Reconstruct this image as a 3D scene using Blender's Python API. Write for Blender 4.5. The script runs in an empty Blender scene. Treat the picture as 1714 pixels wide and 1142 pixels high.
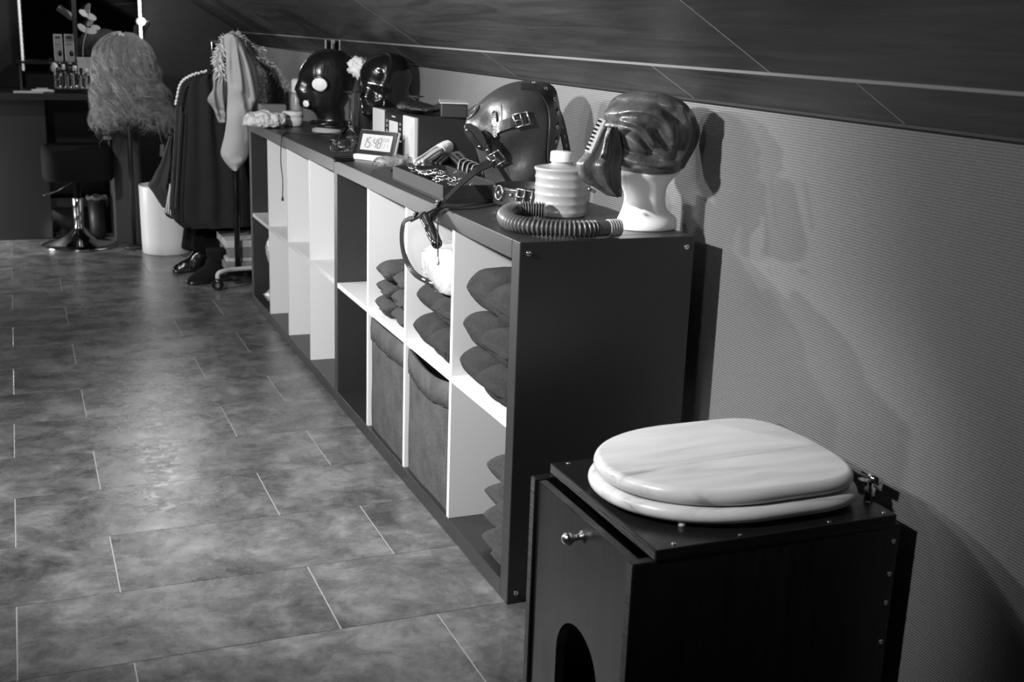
import bpy, bmesh, math, random
import numpy as np
from mathutils import Vector, Matrix, noise
from mathutils.bvhtree import BVHTree
random.seed(7)
scene = bpy.context.scene
COL = scene.collection

# ------------------------------------------------------------------ camera
CAM = np.array([-0.8798, -2.0598, 1.1559]); YAW, PITCH, ROLL, FPX = 0.3997, -0.2563, 0.0358, 1974.95
_f = np.array([math.sin(YAW)*math.cos(PITCH), math.cos(YAW)*math.cos(PITCH), math.sin(PITCH)])
_r = np.array([math.cos(YAW), -math.sin(YAW), 0.0]); _u = np.cross(_r, _f)
_c, _s = math.cos(ROLL), math.sin(ROLL)
RIGHT, UP, FWD = _c*_r+_s*_u, -_s*_r+_c*_u, _f
cd = bpy.data.cameras.new('camera'); cam = bpy.data.objects.new('camera', cd); COL.objects.link(cam)
cam.matrix_world = Matrix([[RIGHT[i], UP[i], -FWD[i], CAM[i]] for i in range(3)] + [[0, 0, 0, 1]])
cd.sensor_width = 36; cd.lens = 36*FPX/1714; cd.clip_start = 0.05
cd.dof.use_dof = True; cd.dof.focus_distance = 2.75; cd.dof.aperture_fstop = 7.1
scene.camera = cam

# ------------------------------------------------------------------ light
vs = scene.view_settings
vs.view_transform = 'Standard'; vs.look = 'None'; vs.gamma = 1; vs.use_curve_mapping = False; vs.exposure = 0.0
w = bpy.data.worlds.new('world'); scene.world = w; w.use_nodes = True
w.node_tree.nodes['Background'].inputs[0].default_value = (1, 1, 1, 1)
w.node_tree.nodes['Background'].inputs[1].default_value = 0.005

def lamp(name, loc, energy, radius):
    l = bpy.data.lights.new(name, 'POINT'); l.energy = energy; l.shadow_soft_size = radius
    o = bpy.data.objects.new(name, l); COL.objects.link(o); o.location = loc; return o
def spot(name, loc, aim, energy, size, blend, radius):
    l = bpy.data.lights.new(name, 'SPOT'); l.energy = energy; l.spot_size = math.radians(size); l.spot_blend = blend
    l.shadow_soft_size = radius
    o = bpy.data.objects.new(name, l); COL.objects.link(o); o.location = loc
    o.rotation_euler = (Vector(aim)-Vector(loc)).to_track_quat('-Z', 'Y').to_euler(); return o
spot('key_spot', (-1.75, 2.30, 1.62), (0.4, 0.40, 0.90), 200, 62, 1.0, 0.03)
spot('second_spot', (-1.60, 1.45, 1.68), (0.4, 0.30, 0.90), 80, 66, 1.0, 0.03)
spot('front_spot', (-1.55, -0.14, 1.56), (0.2, 1.05, 0.40), 345, 90, 0.9, 0.045)
spot('seat_fill', (-1.25, -0.95, 1.62), (0.15, -0.46, 0.46), 120, 27, 1.0, 0.04)  # unseen fill, added to brighten the toilet lid
spot('camera_side_fill', (-1.35, -1.55, 1.55), (0.25, 0.45, 0.90), 34, 46, 0.9, 0.06)  # added fill from the camera side for masks and canister, source unseen
spot('rear_fill', (-1.15, 2.35, 1.70), (-0.15, 3.9, 0.40), 80, 78, 0.9, 0.05)  # extra light added for the white planter and the clothes rack
lamp('ceiling_fill', (-1.35, 0.9, 1.45), 26, 0.12)  # added wide fill that lifts the dark ceiling panels
lamp('shelf_front_fill', (-1.42, 4.40, 0.30), 38, 0.12)  # unseen light added low so the black shelf fronts catch highlights
lamp('shelf_top_fill', (-0.25, 4.55, 1.40), 11, 0.05)  # added out of frame for a highlight along the shelf top edge

# ------------------------------------------------------------------ pixel helpers (1714 x 1142 frame)
def ray(u, v):
    d = FWD + RIGHT*((u-857)/FPX) + UP*((571-v)/FPX)
    return d
def onx(u, v, x): d = ray(u, v); return CAM+d*((x-CAM[0])/d[0])
def ony(u, v, y): d = ray(u, v); return CAM+d*((y-CAM[1])/d[1])
def onz(u, v, z): d = ray(u, v); return CAM+d*((z-CAM[2])/d[2])
def onpl(u, v, P, n): d = ray(u, v); n = np.array(n); return CAM+d*(((np.array(P)-CAM)@n)/(d@n))
def hit(bvh, u, v, off=0.0):
    d = ray(u, v); d = d/np.linalg.norm(d)
    p, n, i, t = bvh.ray_cast(Vector(CAM), Vector(d))
    if p is None: return None
    if n.dot(Vector(d)) > 0: n = -n
    return np.array(p)+np.array(n)*off, np.array(n)

# ------------------------------------------------------------------ materials
def mat(name, g, rough=0.5, metal=0.0, bump=None, var=None, coat=0.0, spec=0.5, trans=0.0, emit=0.0, sheen=0.0, ior=None):
    m = bpy.data.materials.new(name); m.use_nodes = True
    nt = m.node_tree; b = nt.nodes['Principled BSDF']
    b.inputs['Base Color'].default_value = (g, g, g, 1)
    b.inputs['Roughness'].default_value = rough; b.inputs['Metallic'].default_value = metal
    b.inputs['Specular IOR Level'].default_value = spec
    b.inputs['Coat Weight'].default_value = coat; b.inputs['Coat Roughness'].default_value = 0.08
    b.inputs['Transmission Weight'].default_value = trans
    b.inputs['Sheen Weight'].default_value = sheen
    if ior: b.inputs['IOR'].default_value = ior
    if emit:
        b.inputs['Emission Color'].default_value = (1, 1, 1, 1); b.inputs['Emission Strength'].default_value = emit
    tc = nt.nodes.new('ShaderNodeTexCoord')
    if var:
        n = nt.nodes.new('ShaderNodeTexNoise'); n.inputs['Scale'].default_value = var[0]; n.inputs['Detail'].default_value = 6
        n.inputs['Roughness'].default_value = 0.65
        mp = nt.nodes.new('ShaderNodeMapping'); mp.inputs['Scale'].default_value = var[2] if len(var) > 2 else (1, 1, 1)
        nt.links.new(tc.outputs['Object'], mp.inputs[0]); nt.links.new(mp.outputs[0], n.inputs['Vector'])
        r = nt.nodes.new('ShaderNodeMapRange'); r.inputs['From Min'].default_value = 0.3; r.inputs['From Max'].default_value = 0.7
        r.inputs['To Min'].default_value = g*(1-var[1]); r.inputs['To Max'].default_value = min(0.95, g*(1+var[1]))
        nt.links.new(n.outputs['Fac'], r.inputs['Value']); nt.links.new(r.outputs[0], b.inputs['Base Color'])
    if bump:
        n = nt.nodes.new('ShaderNodeTexNoise'); n.inputs['Scale'].default_value = bump[0]; n.inputs['Detail'].default_value = bump[2] if len(bump) > 2 else 3
        mp = nt.nodes.new('ShaderNodeMapping'); mp.inputs['Scale'].default_value = bump[3] if len(bump) > 3 else (1, 1, 1)
        nt.links.new(tc.outputs['Object'], mp.inputs[0]); nt.links.new(mp.outputs[0], n.inputs['Vector'])
        bp = nt.nodes.new('ShaderNodeBump'); bp.inputs['Strength'].default_value = bump[1]; bp.inputs['Distance'].default_value = 0.01
        nt.links.new(n.outputs['Fac'], bp.inputs['Height']); nt.links.new(bp.outputs[0], b.inputs['Normal'])
    return m
def nodes(m): return m.node_tree, m.node_tree.nodes['Principled BSDF']

M = {}
M['white'] = mat('white_laminate', 0.68, 0.35)
M['black'] = mat('black_brown_laminate', 0.019, 0.40, var=(60, 0.15, (1, 1, 1)), spec=0.7)
M['steel'] = mat('polished_steel', 0.75, 0.16, 1.0)
M['brass'] = mat('bright_metal', 0.85, 0.2, 1.0)
M['latex'] = mat('black_latex', 0.010, 0.27, bump=(9, 0.9, 3, (1.6, 1.6, 0.5)), spec=0.7)
M['latex2'] = mat('glossy_black_rubber', 0.008, 0.13, bump=(10, 0.9, 2, (1, 1, .6)), spec=0.7)
M['leather'] = mat('black_leather', 0.03, 0.40, bump=(12, 0.5, 4), spec=0.8)
M['strap'] = mat('strap_leather', 0.018, 0.36, bump=(240, 0.06, 2), spec=0.6)
M['grey_rubber'] = mat('grey_rubber', 0.075, 0.30, bump=(18, 0.5, 4), var=(20, 0.7), spec=0.7)
M['hose'] = mat('grey_ribbed_hose', 0.085, 0.36, spec=0.5)
M['foam'] = mat('white_polystyrene', 0.86, 0.55)
M['canister'] = mat('pale_painted_metal', 0.30, 0.3, spec=0.5)
M['cap'] = mat('pale_plastic_cap', 0.66, 0.42)
M['pine'] = None
M['towel'] = mat('charcoal_terry', 0.022, 0.95, bump=(420, 0.8, 2), var=(260, 0.6), sheen=0.08, spec=0.1)
M['towel_mid'] = mat('grey_terry', 0.05, 0.95, bump=(420, 0.8, 2), var=(260, 0.6), sheen=0.08, spec=0.1)
M['felt'] = mat('grey_felt_fabric', 0.075, 0.95, bump=(120, 0.3, 3), var=(18, 0.25), spec=0.1)
M['hem'] = mat('grey_felt_hem', 0.05, 0.95, spec=0.1)
M['plastic_white'] = mat('white_plastic_film', 0.44, 0.3, bump=(40, 0.6, 3))
M['film'] = mat('clear_film', 0.95, 0.10, trans=0.93, bump=(60, 0.6, 3), ior=1.2)
M['cloth'] = mat('white_cloth', 0.72, 0.85, bump=(60, 0.4, 3))
M['glass'] = mat('clear_glass', 1.0, 0.02, trans=1.0, ior=1.48)
M['matte_black'] = mat('matte_black', 0.012, 0.5)
M['gloss_black'] = mat('gloss_black', 0.008, 0.15)
M['void'] = mat('dark_plastic', 0.006, 0.6)
M['silver'] = mat('silver_plastic', 0.40, 0.4)
M['lcd'] = mat('lcd_panel', 0.27, 0.35)
M['lcd_ink'] = mat('lcd_ink', 0.02, 0.5)
M['lcd_ink2'] = mat('lcd_faint_ink', 0.2, 0.5)
M['rope_white'] = mat('white_cotton_rope', 0.62, 0.8, bump=(300, 0.6, 2, (1, 1, 1)))
M['rope_black'] = mat('black_cotton_rope', 0.018, 0.7, bump=(300, 0.6, 2))
M['coat'] = mat('dark_wool', 0.022, 0.9, bump=(120, 0.2, 3), spec=0.1)
M['coat2'] = mat('black_wool', 0.009, 0.9, spec=0.1)
M['jersey'] = mat('pale_grey_jersey', 0.36, 0.9, bump=(90, 0.15, 3), spec=0.1)
M['jersey2'] = mat('mid_grey_jersey', 0.26, 0.9, spec=0.1)
M['feather'] = mat('pale_feather', 0.60, 0.9, spec=0.1)
M['sequin'] = mat('black_sequins', 0.01, 0.2, bump=(140, 1.0, 2), spec=0.8)
M['bead'] = mat('pearl_bead', 0.7, 0.2)
M['boot'] = mat('patent_black', 0.008, 0.14, bump=(30, 0.6, 3), spec=0.7)
M['grey_card'] = mat('grey_card', 0.16, 0.7)
M['pale_card'] = mat('pale_card', 0.42, 0.6)
M['pot'] = mat('white_glazed_pot', 0.82, 0.3)
M['sheer'] = mat('sheer_grey_fabric', 0.03, 0.8)
M['stripe'] = mat('white_stripe', 0.7, 0.8)
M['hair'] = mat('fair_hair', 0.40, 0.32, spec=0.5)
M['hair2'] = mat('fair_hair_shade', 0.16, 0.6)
M['desk'] = mat('dark_desk', 0.012, 0.3)
M['desk_grey'] = mat('grey_desk_panel', 0.05, 0.6)
M['chrome'] = mat('chrome', 0.75, 0.08, 1.0)
M['mirror'] = mat('mirror_glass', 0.10, 0.02, 1.0)
M['led'] = mat('led', 1.0, 0.5, emit=6.0)
M['led_dim'] = mat('led_dim', 0.8, 0.5, emit=0.35)
M['leaf'] = mat('pale_leaf', 0.22, 0.7)
M['stain'] = mat('black_stained_plywood', 0.008, 0.34, bump=(14, 0.25, 6, (1, 1, 0.06)), var=(12, 0.5, (6, 6, 0.3)), spec=0.5)
M['stain_h'] = mat('black_stained_plywood_top', 0.009, 0.26, bump=(14, 0.2, 6, (0.1, 1, 1)), spec=0.5)
M['plyedge'] = mat('worn_plywood_edge', 0.035, 0.5, bump=(60, 0.4, 4, (0.3, 0.3, 6)), var=(40, 0.7, (0.3, 0.3, 5)))

# pale oiled wood of the lid: stretched noise grain along x
m = mat('pale_pine', 0.62, 0.28, bump=(30, 0.08, 4, (0.12, 1.2, 1.2)), spec=0.5); nt, b = nodes(m)
tc = nt.nodes.new('ShaderNodeTexCoord'); mp = nt.nodes.new('ShaderNodeMapping'); mp.inputs['Scale'].default_value = (1.3, 9, 9)
mp.inputs['Rotation'].default_value = (0, 0, 0.25)
n = nt.nodes.new('ShaderNodeTexNoise'); n.inputs['Scale'].default_value = 2.6; n.inputs['Detail'].default_value = 8; n.inputs['Distortion'].default_value = 0.9
r = nt.nodes.new('ShaderNodeValToRGB'); e = r.color_ramp.elements
e[0].position = 0.30; e[0].color = (0.30, 0.30, 0.30, 1); e[1].position = 0.50; e[1].color = (0.60, 0.60, 0.60, 1)
x = e.new(0.40); x.color = (0.52, 0.52, 0.52, 1); x = e.new(0.72); x.color = (0.68, 0.68, 0.68, 1)
nt.links.new(tc.outputs['Object'], mp.inputs[0]); nt.links.new(mp.outputs[0], n.inputs['Vector'])
nt.links.new(n.outputs['Fac'], r.inputs[0]); nt.links.new(r.outputs[0], b.inputs['Base Color'])
M['pine'] = m

# slate-look floor tile: mottled grey with cleft relief
m = mat('slate_look_tile', 0.1, 0.3, spec=0.5); nt, b = nodes(m)
gm = nt.nodes.new('ShaderNodeNewGeometry')
n1 = nt.nodes.new('ShaderNodeTexNoise'); n1.inputs['Scale'].default_value = 7.0; n1.inputs['Detail'].default_value = 11; n1.inputs['Roughness'].default_value = 0.74; n1.inputs['Distortion'].default_value = 0.25
oi = nt.nodes.new('ShaderNodeObjectInfo'); ad = nt.nodes.new('ShaderNodeVectorMath'); ad.operation = 'ADD'
sc = nt.nodes.new('ShaderNodeVectorMath'); sc.operation = 'SCALE'; sc.inputs[3].default_value = 13.0
cb = nt.nodes.new('ShaderNodeCombineXYZ')
for k in range(3): nt.links.new(oi.outputs['Random'], cb.inputs[k])
nt.links.new(cb.outputs[0], sc.inputs[0]); nt.links.new(gm.outputs['Position'], ad.inputs[0]); nt.links.new(sc.outputs[0], ad.inputs[1])
nt.links.new(ad.outputs[0], n1.inputs['Vector'])
r = nt.nodes.new('ShaderNodeValToRGB'); e = r.color_ramp.elements
e[0].position = 0.36; e[0].color = (0.045, 0.045, 0.045, 1); e[1].position = 0.70; e[1].color = (0.25, 0.25, 0.25, 1)
x = e.new(0.52); x.color = (0.12, 0.12, 0.12, 1)
nt.links.new(n1.outputs['Fac'], r.inputs[0]); nt.links.new(r.outputs[0], b.inputs['Base Color'])
n2 = nt.nodes.new('ShaderNodeTexNoise'); n2.inputs['Scale'].default_value = 34; n2.inputs['Detail'].default_value = 8; n2.inputs['Roughness'].default_value = 0.68; n2.inputs['Distortion'].default_value = 0.5
nt.links.new(ad.outputs[0], n2.inputs['Vector'])
r2 = nt.nodes.new('ShaderNodeMapRange'); r2.inputs['From Min'].default_value = 0.45; r2.inputs['From Max'].default_value = 0.7
nt.links.new(n2.outputs['Fac'], r2.inputs['Value'])
bp = nt.nodes.new('ShaderNodeBump'); bp.inputs['Strength'].default_value = 0.10; bp.inputs['Distance'].default_value = 0.004
nt.links.new(r2.outputs[0], bp.inputs['Height']); nt.links.new(bp.outputs[0], b.inputs['Normal'])
rr = nt.nodes.new('ShaderNodeMapRange'); rr.inputs['To Min'].default_value = 0.19; rr.inputs['To Max'].default_value = 0.36; b.inputs['Specular IOR Level'].default_value = 0.85
nt.links.new(n1.outputs['Fac'], rr.inputs['Value']); nt.links.new(rr.outputs[0], b.inputs['Roughness'])
M['tile'] = m
M['joint_glint'] = mat('pale_joint_glint', 0.34, 0.5); M['ceil_joint'] = mat('pale_ceiling_joint', 0.55, 0.5)  # floor joint: highlight of the tile bevels put into a pale colour

# ribbed wall covering: horizontal ribs plus a woven noise
m = mat('ribbed_wall_covering', 0.2, 0.75, spec=0.25); nt, b = nodes(m)
gm = nt.nodes.new('ShaderNodeNewGeometry'); sx = nt.nodes.new('ShaderNodeSeparateXYZ'); nt.links.new(gm.outputs['Position'], sx.inputs[0])
mu = nt.nodes.new('ShaderNodeMath'); mu.operation = 'MULTIPLY'; mu.inputs[1].default_value = 2*math.pi/0.0050
nz = nt.nodes.new('ShaderNodeTexNoise'); nz.inputs['Scale'].default_value = 60; nz.inputs['Detail'].default_value = 3
mpz = nt.nodes.new('ShaderNodeMapping'); mpz.inputs['Scale'].default_value = (1, 1, 0.6); nt.links.new(gm.outputs['Position'], mpz.inputs[0]); nt.links.new(mpz.outputs[0], nz.inputs['Vector'])
a1 = nt.nodes.new('ShaderNodeMath'); a1.operation = 'MULTIPLY_ADD'; a1.inputs[1].default_value = 0.9
nt.links.new(sx.outputs['Z'], mu.inputs[0]); nt.links.new(nz.outputs['Fac'], a1.inputs[0]); nt.links.new(mu.outputs[0], a1.inputs[2])
sn = nt.nodes.new('ShaderNodeMath'); sn.operation = 'SINE'; nt.links.new(a1.outputs[0], sn.inputs[0])
n3 = nt.nodes.new('ShaderNodeTexNoise'); n3.inputs['Scale'].default_value = 220; n3.inputs['Detail'].default_value = 2
nt.links.new(gm.outputs['Position'], n3.inputs['Vector'])
a2 = nt.nodes.new('ShaderNodeMath'); a2.operation = 'MULTIPLY_ADD'; a2.inputs[1].default_value = 2.2
nt.links.new(n3.outputs['Fac'], a2.inputs[0]); nt.links.new(sn.outputs[0], a2.inputs[2])
bp = nt.nodes.new('ShaderNodeBump'); bp.inputs['Strength'].default_value = 0.38; bp.inputs['Distance'].default_value = 0.0014
nt.links.new(a2.outputs[0], bp.inputs['Height']); nt.links.new(bp.outputs[0], b.inputs['Normal'])
rm = nt.nodes.new('ShaderNodeMapRange'); rm.inputs['From Min'].default_value = -1; rm.inputs['From Max'].default_value = 2.4
rm.inputs['To Min'].default_value = 0.105; rm.inputs['To Max'].default_value = 0.200
nt.links.new(a2.outputs[0], rm.inputs['Value']); nt.links.new(rm.outputs[0], b.inputs['Base Color'])
M['ribwall'] = m
M['darkwall'] = mat('dark_painted_wall', 0.012, 0.85, var=(30, 0.2))
M['greywall'] = mat('grey_painted_wall', 0.16, 0.85)

# dark oak-look ceiling panels, grain along y
m = mat('dark_oak_panel', 0.06, 0.4, spec=0.5); nt, b = nodes(m)
gm = nt.nodes.new('ShaderNodeNewGeometry'); mp = nt.nodes.new('ShaderNodeMapping'); mp.inputs['Scale'].default_value = (26, 2.2, 26)
nt.links.new(gm.outputs['Position'], mp.inputs[0])
oi = nt.nodes.new('ShaderNodeObjectInfo'); n = nt.nodes.new('ShaderNodeTexNoise'); n.noise_dimensions = '4D'
n.inputs['Scale'].default_value = 1.0; n.inputs['Detail'].default_value = 7; n.inputs['Distortion'].default_value = 1.6
mw = nt.nodes.new('ShaderNodeMath'); mw.operation = 'MULTIPLY'; mw.inputs[1].default_value = 20
nt.links.new(oi.outputs['Random'], mw.inputs[0]); nt.links.new(mw.outputs[0], n.inputs['W']); nt.links.new(mp.outputs[0], n.inputs['Vector'])
r = nt.nodes.new('ShaderNodeValToRGB'); e = r.color_ramp.elements
e[0].position = 0.35; e[0].color = (0.030, 0.030, 0.030, 1); e[1].position = 0.75; e[1].color = (0.085, 0.085, 0.085, 1)
nt.links.new(n.outputs['Fac'], r.inputs[0]); nt.links.new(r.outputs[0], b.inputs['Base Color'])
n4 = nt.nodes.new('ShaderNodeTexNoise'); n4.inputs['Scale'].default_value = 1.0; n4.inputs['Detail'].default_value = 3
mp4 = nt.nodes.new('ShaderNodeMapping'); mp4.inputs['Scale'].default_value = (300, 60, 300); nt.links.new(gm.outputs['Position'], mp4.inputs[0]); nt.links.new(mp4.outputs[0], n4.inputs['Vector'])
bp = nt.nodes.new('ShaderNodeBump'); bp.inputs['Strength'].default_value = 0.25; bp.inputs['Distance'].default_value = 0.002
nt.links.new(n4.outputs['Fac'], bp.inputs['Height']); nt.links.new(bp.outputs[0], b.inputs['Normal'])
M['oak'] = m

# ------------------------------------------------------------------ mesh helpers
ORG = {}
def link(name, verts, faces, material, parent=None, smooth=False, origin=None, mats=None, midx=None):
    """one mesh object from world-space vertices; children share their thing's origin"""
    verts = np.array(verts, float)
    if parent is not None: o0 = ORG[parent.name]
    elif origin is not None: o0 = np.array(origin, float)
    else:
        o0 = np.array([(verts[:, 0].min()+verts[:, 0].max())/2, (verts[:, 1].min()+verts[:, 1].max())/2, verts[:, 2].min()])
    me = bpy.data.meshes.new(name); me.from_pydata((verts-o0).tolist(), [], [list(f) for f in faces]); me.update()
    bm = bmesh.new(); bm.from_mesh(me); bmesh.ops.recalc_face_normals(bm, faces=bm.faces); bm.to_mesh(me); bm.free()
    me.materials.append(material)
    if smooth: me.polygons.foreach_set('use_smooth', [True]*len(me.polygons))
    o = bpy.data.objects.new(name, me); COL.objects.link(o)
    if parent is not None: o.parent = parent
    else: o.location = o0
    ORG[o.name] = o0
    return o
def tag(o, label, cat, group=None, kind=None):
    if label: o['label'] = label
    if cat: o['category'] = cat
    if group: o['group'] = group
    if kind: o['kind'] = kind
    return o
def thing(name, loc, label, cat, group=None):
    o = bpy.data.objects.new(name, None); COL.objects.link(o); o.location = loc; o.empty_display_size = 0.05
    ORG[o.name] = np.array(loc, float); return tag(o, label, cat, group)
def join(parts):
    V, F = [], []
    for v, f in parts:
        k = len(V); V += [tuple(p) for p in v]; F += [[i+k for i in q] for q in f]
    return np.array(V), F
def boxg(x0, x1, y0, y1, z0, z1, bev=0.0):
    bm = bmesh.new(); bmesh.ops.create_cube(bm, size=1)
    for v in bm.verts: v.co = ((x0+x1)/2+v.co.x*(x1-x0), (y0+y1)/2+v.co.y*(y1-y0), (z0+z1)/2+v.co.z*(z1-z0))
    if bev: bmesh.ops.bevel(bm, geom=bm.edges[:], offset=bev, segments=2, affect='EDGES', profile=0.5)
    bm.verts.ensure_lookup_table(); V = [tuple(v.co) for v in bm.verts]; F = [[v.index for v in f.verts] for f in bm.faces]; bm.free()
    return np.array(V), F
def box(name, x0, x1, y0, y1, z0, z1, material, parent=None, bev=0.0):
    V, F = boxg(x0, x1, y0, y1, z0, z1, bev); return link(name, V, F, material, parent)
def basis(n, hint=(0, 0, 1)):
    n = np.array(n, float); n /= np.linalg.norm(n); h = np.array(hint, float)
    if abs(n@h) > 0.97: h = np.array([1.0, 0, 0])
    a = np.cross(h, n); a /= np.linalg.norm(a); b = np.cross(n, a); return a, b, n
def obox(c, ax, ay, az, sx, sy, sz, bev=0.0):
    V, F = boxg(-sx/2, sx/2, -sy/2, sy/2, -sz/2, sz/2, bev)
    return np.array([np.array(c)+ax*v[0]+ay*v[1]+az*v[2] for v in V]), F
def latheg(prof, loc, axis=(0, 0, 1), seg=32, ell=1.0):
    a, b, n = basis(axis); V, F = [], []
    for r, z in prof:
        for k in range(seg):
            t = 2*math.pi*k/seg; V.append(np.array(loc)+a*r*math.cos(t)+b*r*ell*math.sin(t)+n*z)
    for i in range(len(prof)-1):
        for k in range(seg):
            k2 = (k+1) % seg; F.append([i*seg+k, i*seg+k2, (i+1)*seg+k2, (i+1)*seg+k])
    if prof[0][0] > 1e-5: F.append(list(range(seg))[::-1])
    if prof[-1][0] > 1e-5: F.append([(len(prof)-1)*seg+k for k in range(seg)])
    return np.array(V), F
def lathe(name, prof, loc, material, parent=None, axis=(0, 0, 1), seg=32, smooth=True, ell=1.0):
    V, F = latheg(prof, loc, axis, seg, ell); return link(name, V, F, material, parent, smooth)
def resample(pts, n, closed=False):
    P = [np.array(p, float) for p in pts]; m = len(P)
    if m == 2: return np.array([P[0]+(P[1]-P[0])*t for t in np.linspace(0, 1, n)])
    out = []; segs = m if closed else m-1
    for q in range(n):
        t = q/n*segs if closed else q/(n-1)*segs
        i = min(int(t), segs-1); f = t-i
        g = (lambda k: P[k % m]) if closed else (lambda k: P[max(0, min(m-1, k))])
        p0, p1, p2, p3 = g(i-1), g(i), g(i+1), g(i+2)
        out.append(0.5*((2*p1)+(p2-p0)*f+(2*p0-5*p1+4*p2-p3)*f*f+(3*p1-p0-3*p2+p3)*f**3))
    return np.array(out)
def tubeg(pts, r, n=24, seg=8, closed=False, rf=None, ell=1.0):
    Q = resample(pts, n, closed); V, F = [], []
    nrm = None
    for i in range(len(Q)):
        t = (Q[(i+1) % len(Q)]-Q[i-1]) if closed else (Q[min(i+1, len(Q)-1)]-Q[max(i-1, 0)])
        t = t/(np.linalg.norm(t)+1e-12)
        if nrm is None: nrm = basis(t)[0]
        nrm = nrm-t*(nrm@t); nrm /= np.linalg.norm(nrm)+1e-12; b = np.cross(t, nrm)
        rr = r*(rf(i/(len(Q)-1)) if rf else 1)
        for k in range(seg):
            a = 2*math.pi*k/seg; V.append(Q[i]+nrm*rr*math.cos(a)+b*rr*ell*math.sin(a))
    m = len(Q)
    for i in range(m if closed else m-1):
        for k in range(seg):
            k2 = (k+1) % seg; j = (i+1) % m; F.append([i*seg+k, i*seg+k2, j*seg+k2, j*seg+k])
    if not closed: F.append(list(range(seg))[::-1]); F.append([(m-1)*seg+k for k in range(seg)])
    return np.array(V), F
def tube(name, pts, r, material, parent=None, n=24, seg=8, closed=False, rf=None, ell=1.0):
    V, F = tubeg(pts, r, n, seg, closed, rf, ell); return link(name, V, F, material, parent, True)
def strapg(pts, nrms, width, thick, n=30, wf=None):
    Q = resample(pts, n); N = resample(nrms, n); V, F = [], []
    for i in range(n):
        t = Q[min(i+1, n-1)]-Q[max(i-1, 0)]; t /= np.linalg.norm(t)+1e-12
        nn = N[i]-t*(N[i]@t); nn /= np.linalg.norm(nn)+1e-12; b = np.cross(t, nn)
        ww = width*(wf(i/(n-1)) if wf else 1)
        V += [Q[i]-b*ww/2-nn*thick/2, Q[i]+b*ww/2-nn*thick/2, Q[i]+b*ww/2+nn*thick/2, Q[i]-b*ww/2+nn*thick/2]
    for i in range(n-1):
        for k in range(4): F.append([i*4+k, i*4+(k+1) % 4, i*4+4+(k+1) % 4, i*4+4+k])
    F += [[3, 2, 1, 0], [4*n-4, 4*n-3, 4*n-2, 4*n-1]]
    return np.array(V), F
def strap(name, pts, nrms, width, thick, material, parent=None, n=30, wf=None):
    V, F = strapg(pts, nrms, width, thick, n, wf); return link(name, V, F, material, parent)
def loftg(rings):
    """rings: list of equal-length point lists; ends are capped"""
    m = len(rings[0]); V = [p for r in rings for p in r]; F = []
    for i in range(len(rings)-1):
        for k in range(m):
            k2 = (k+1) % m; F.append([i*m+k, i*m+k2, i*m+m+k2, i*m+m+k])
    F.append(list(range(m))[::-1]); F.append([(len(rings)-1)*m+k for k in range(m)])
    return np.array(V), F
def smooth_rows(rows, n):
    R_ = np.array(rows, float); return resample(R_, n)
def profile_loft(rows, Y, thick, n=24, seg=32, folds=0, amp=0.0, seed=0, taper=None, squash=1.0, noise_amp=0.0, noise_scale=12):
    """solid of revolution-like body whose left and right outlines come from pixel rows (v, uL, uR) read at depth y=Y"""
    rr = []
    for i, (v, a, c) in enumerate(smooth_rows(rows, n)):
        L, Rr = ony(a, v, Y), ony(c, v, Y); cx = (L[0]+Rr[0])/2; hx = abs(Rr[0]-L[0])/2; z = (L[2]+Rr[2])/2
        th = thick(i/(n-1)) if callable(thick) else min(thick, hx*squash) if squash < 50 else thick
        ring = []
        for k in range(seg):
            t = 2*math.pi*k/seg
            am_ = amp(i/(n-1)) if callable(amp) else amp
            f = 1+am_*math.sin(folds*t+seed+0.6*math.sin(i*0.15+seed)) if folds else 1
            p = np.array([cx+hx*math.cos(t)*(1 if abs(math.cos(t)) > .9 else f), Y+th*math.sin(t)*f, z])
            if noise_amp:
                q = noise.noise_vector(Vector(p*noise_scale)+Vector((seed, seed, 0))); p = p+np.array(q)*noise_amp
            ring.append(p)
        rr.append(ring)
    return loftg(rr)
def head_loft(rings, loc, ang, n=56, seg=64, bumps=(), noise_amp=0.0, noise_scale=10, seed=0):
    """rings: (z, centre, front, back, halfwidth) in the head's own frame, front = +x, turned by ang about z"""
    rr = []; ca, sa = math.cos(ang), math.sin(ang)
    for z, cx, fr, bk, hw in smooth_rows(rings, n):
        ring = []
        for k in range(seg):
            t = 2*math.pi*k/seg; c, s = math.cos(t), math.sin(t)
            p = np.array([cx+(max(fr, .001) if c > 0 else max(bk, .001))*c, max(hw, .001)*s, z])
            d = np.array([c, s, 0])
            for (bx, by, bz, sg, am) in bumps:
                w_ = math.exp(-((p[0]-bx)**2+(p[1]-by)**2+(p[2]-bz)**2)/(2*sg*sg)); p = p+d*am*w_
            if noise_amp: p = p+d*noise_amp*noise.noise(Vector(p*noise_scale)+Vector((seed, 0, seed)))
            ring.append(np.array([loc[0]+ca*p[0]-sa*p[1], loc[1]+sa*p[0]+ca*p[1], loc[2]+p[2]]))
        rr.append(ring)
    return loftg(rr)
def bvh_of(V, F): return BVHTree.FromPolygons([Vector(v) for v in V], [list(f) for f in F])
def ring_on(p, n, ru, rv, tr, up=(0, 0, 1), seg=28, ts=8):
    a, b, n = basis(n, up)
    return tubeg([p+a*ru*math.cos(2*math.pi*k/16)+b*rv*math.sin(2*math.pi*k/16) for k in range(16)], tr, seg, ts, True)
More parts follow.
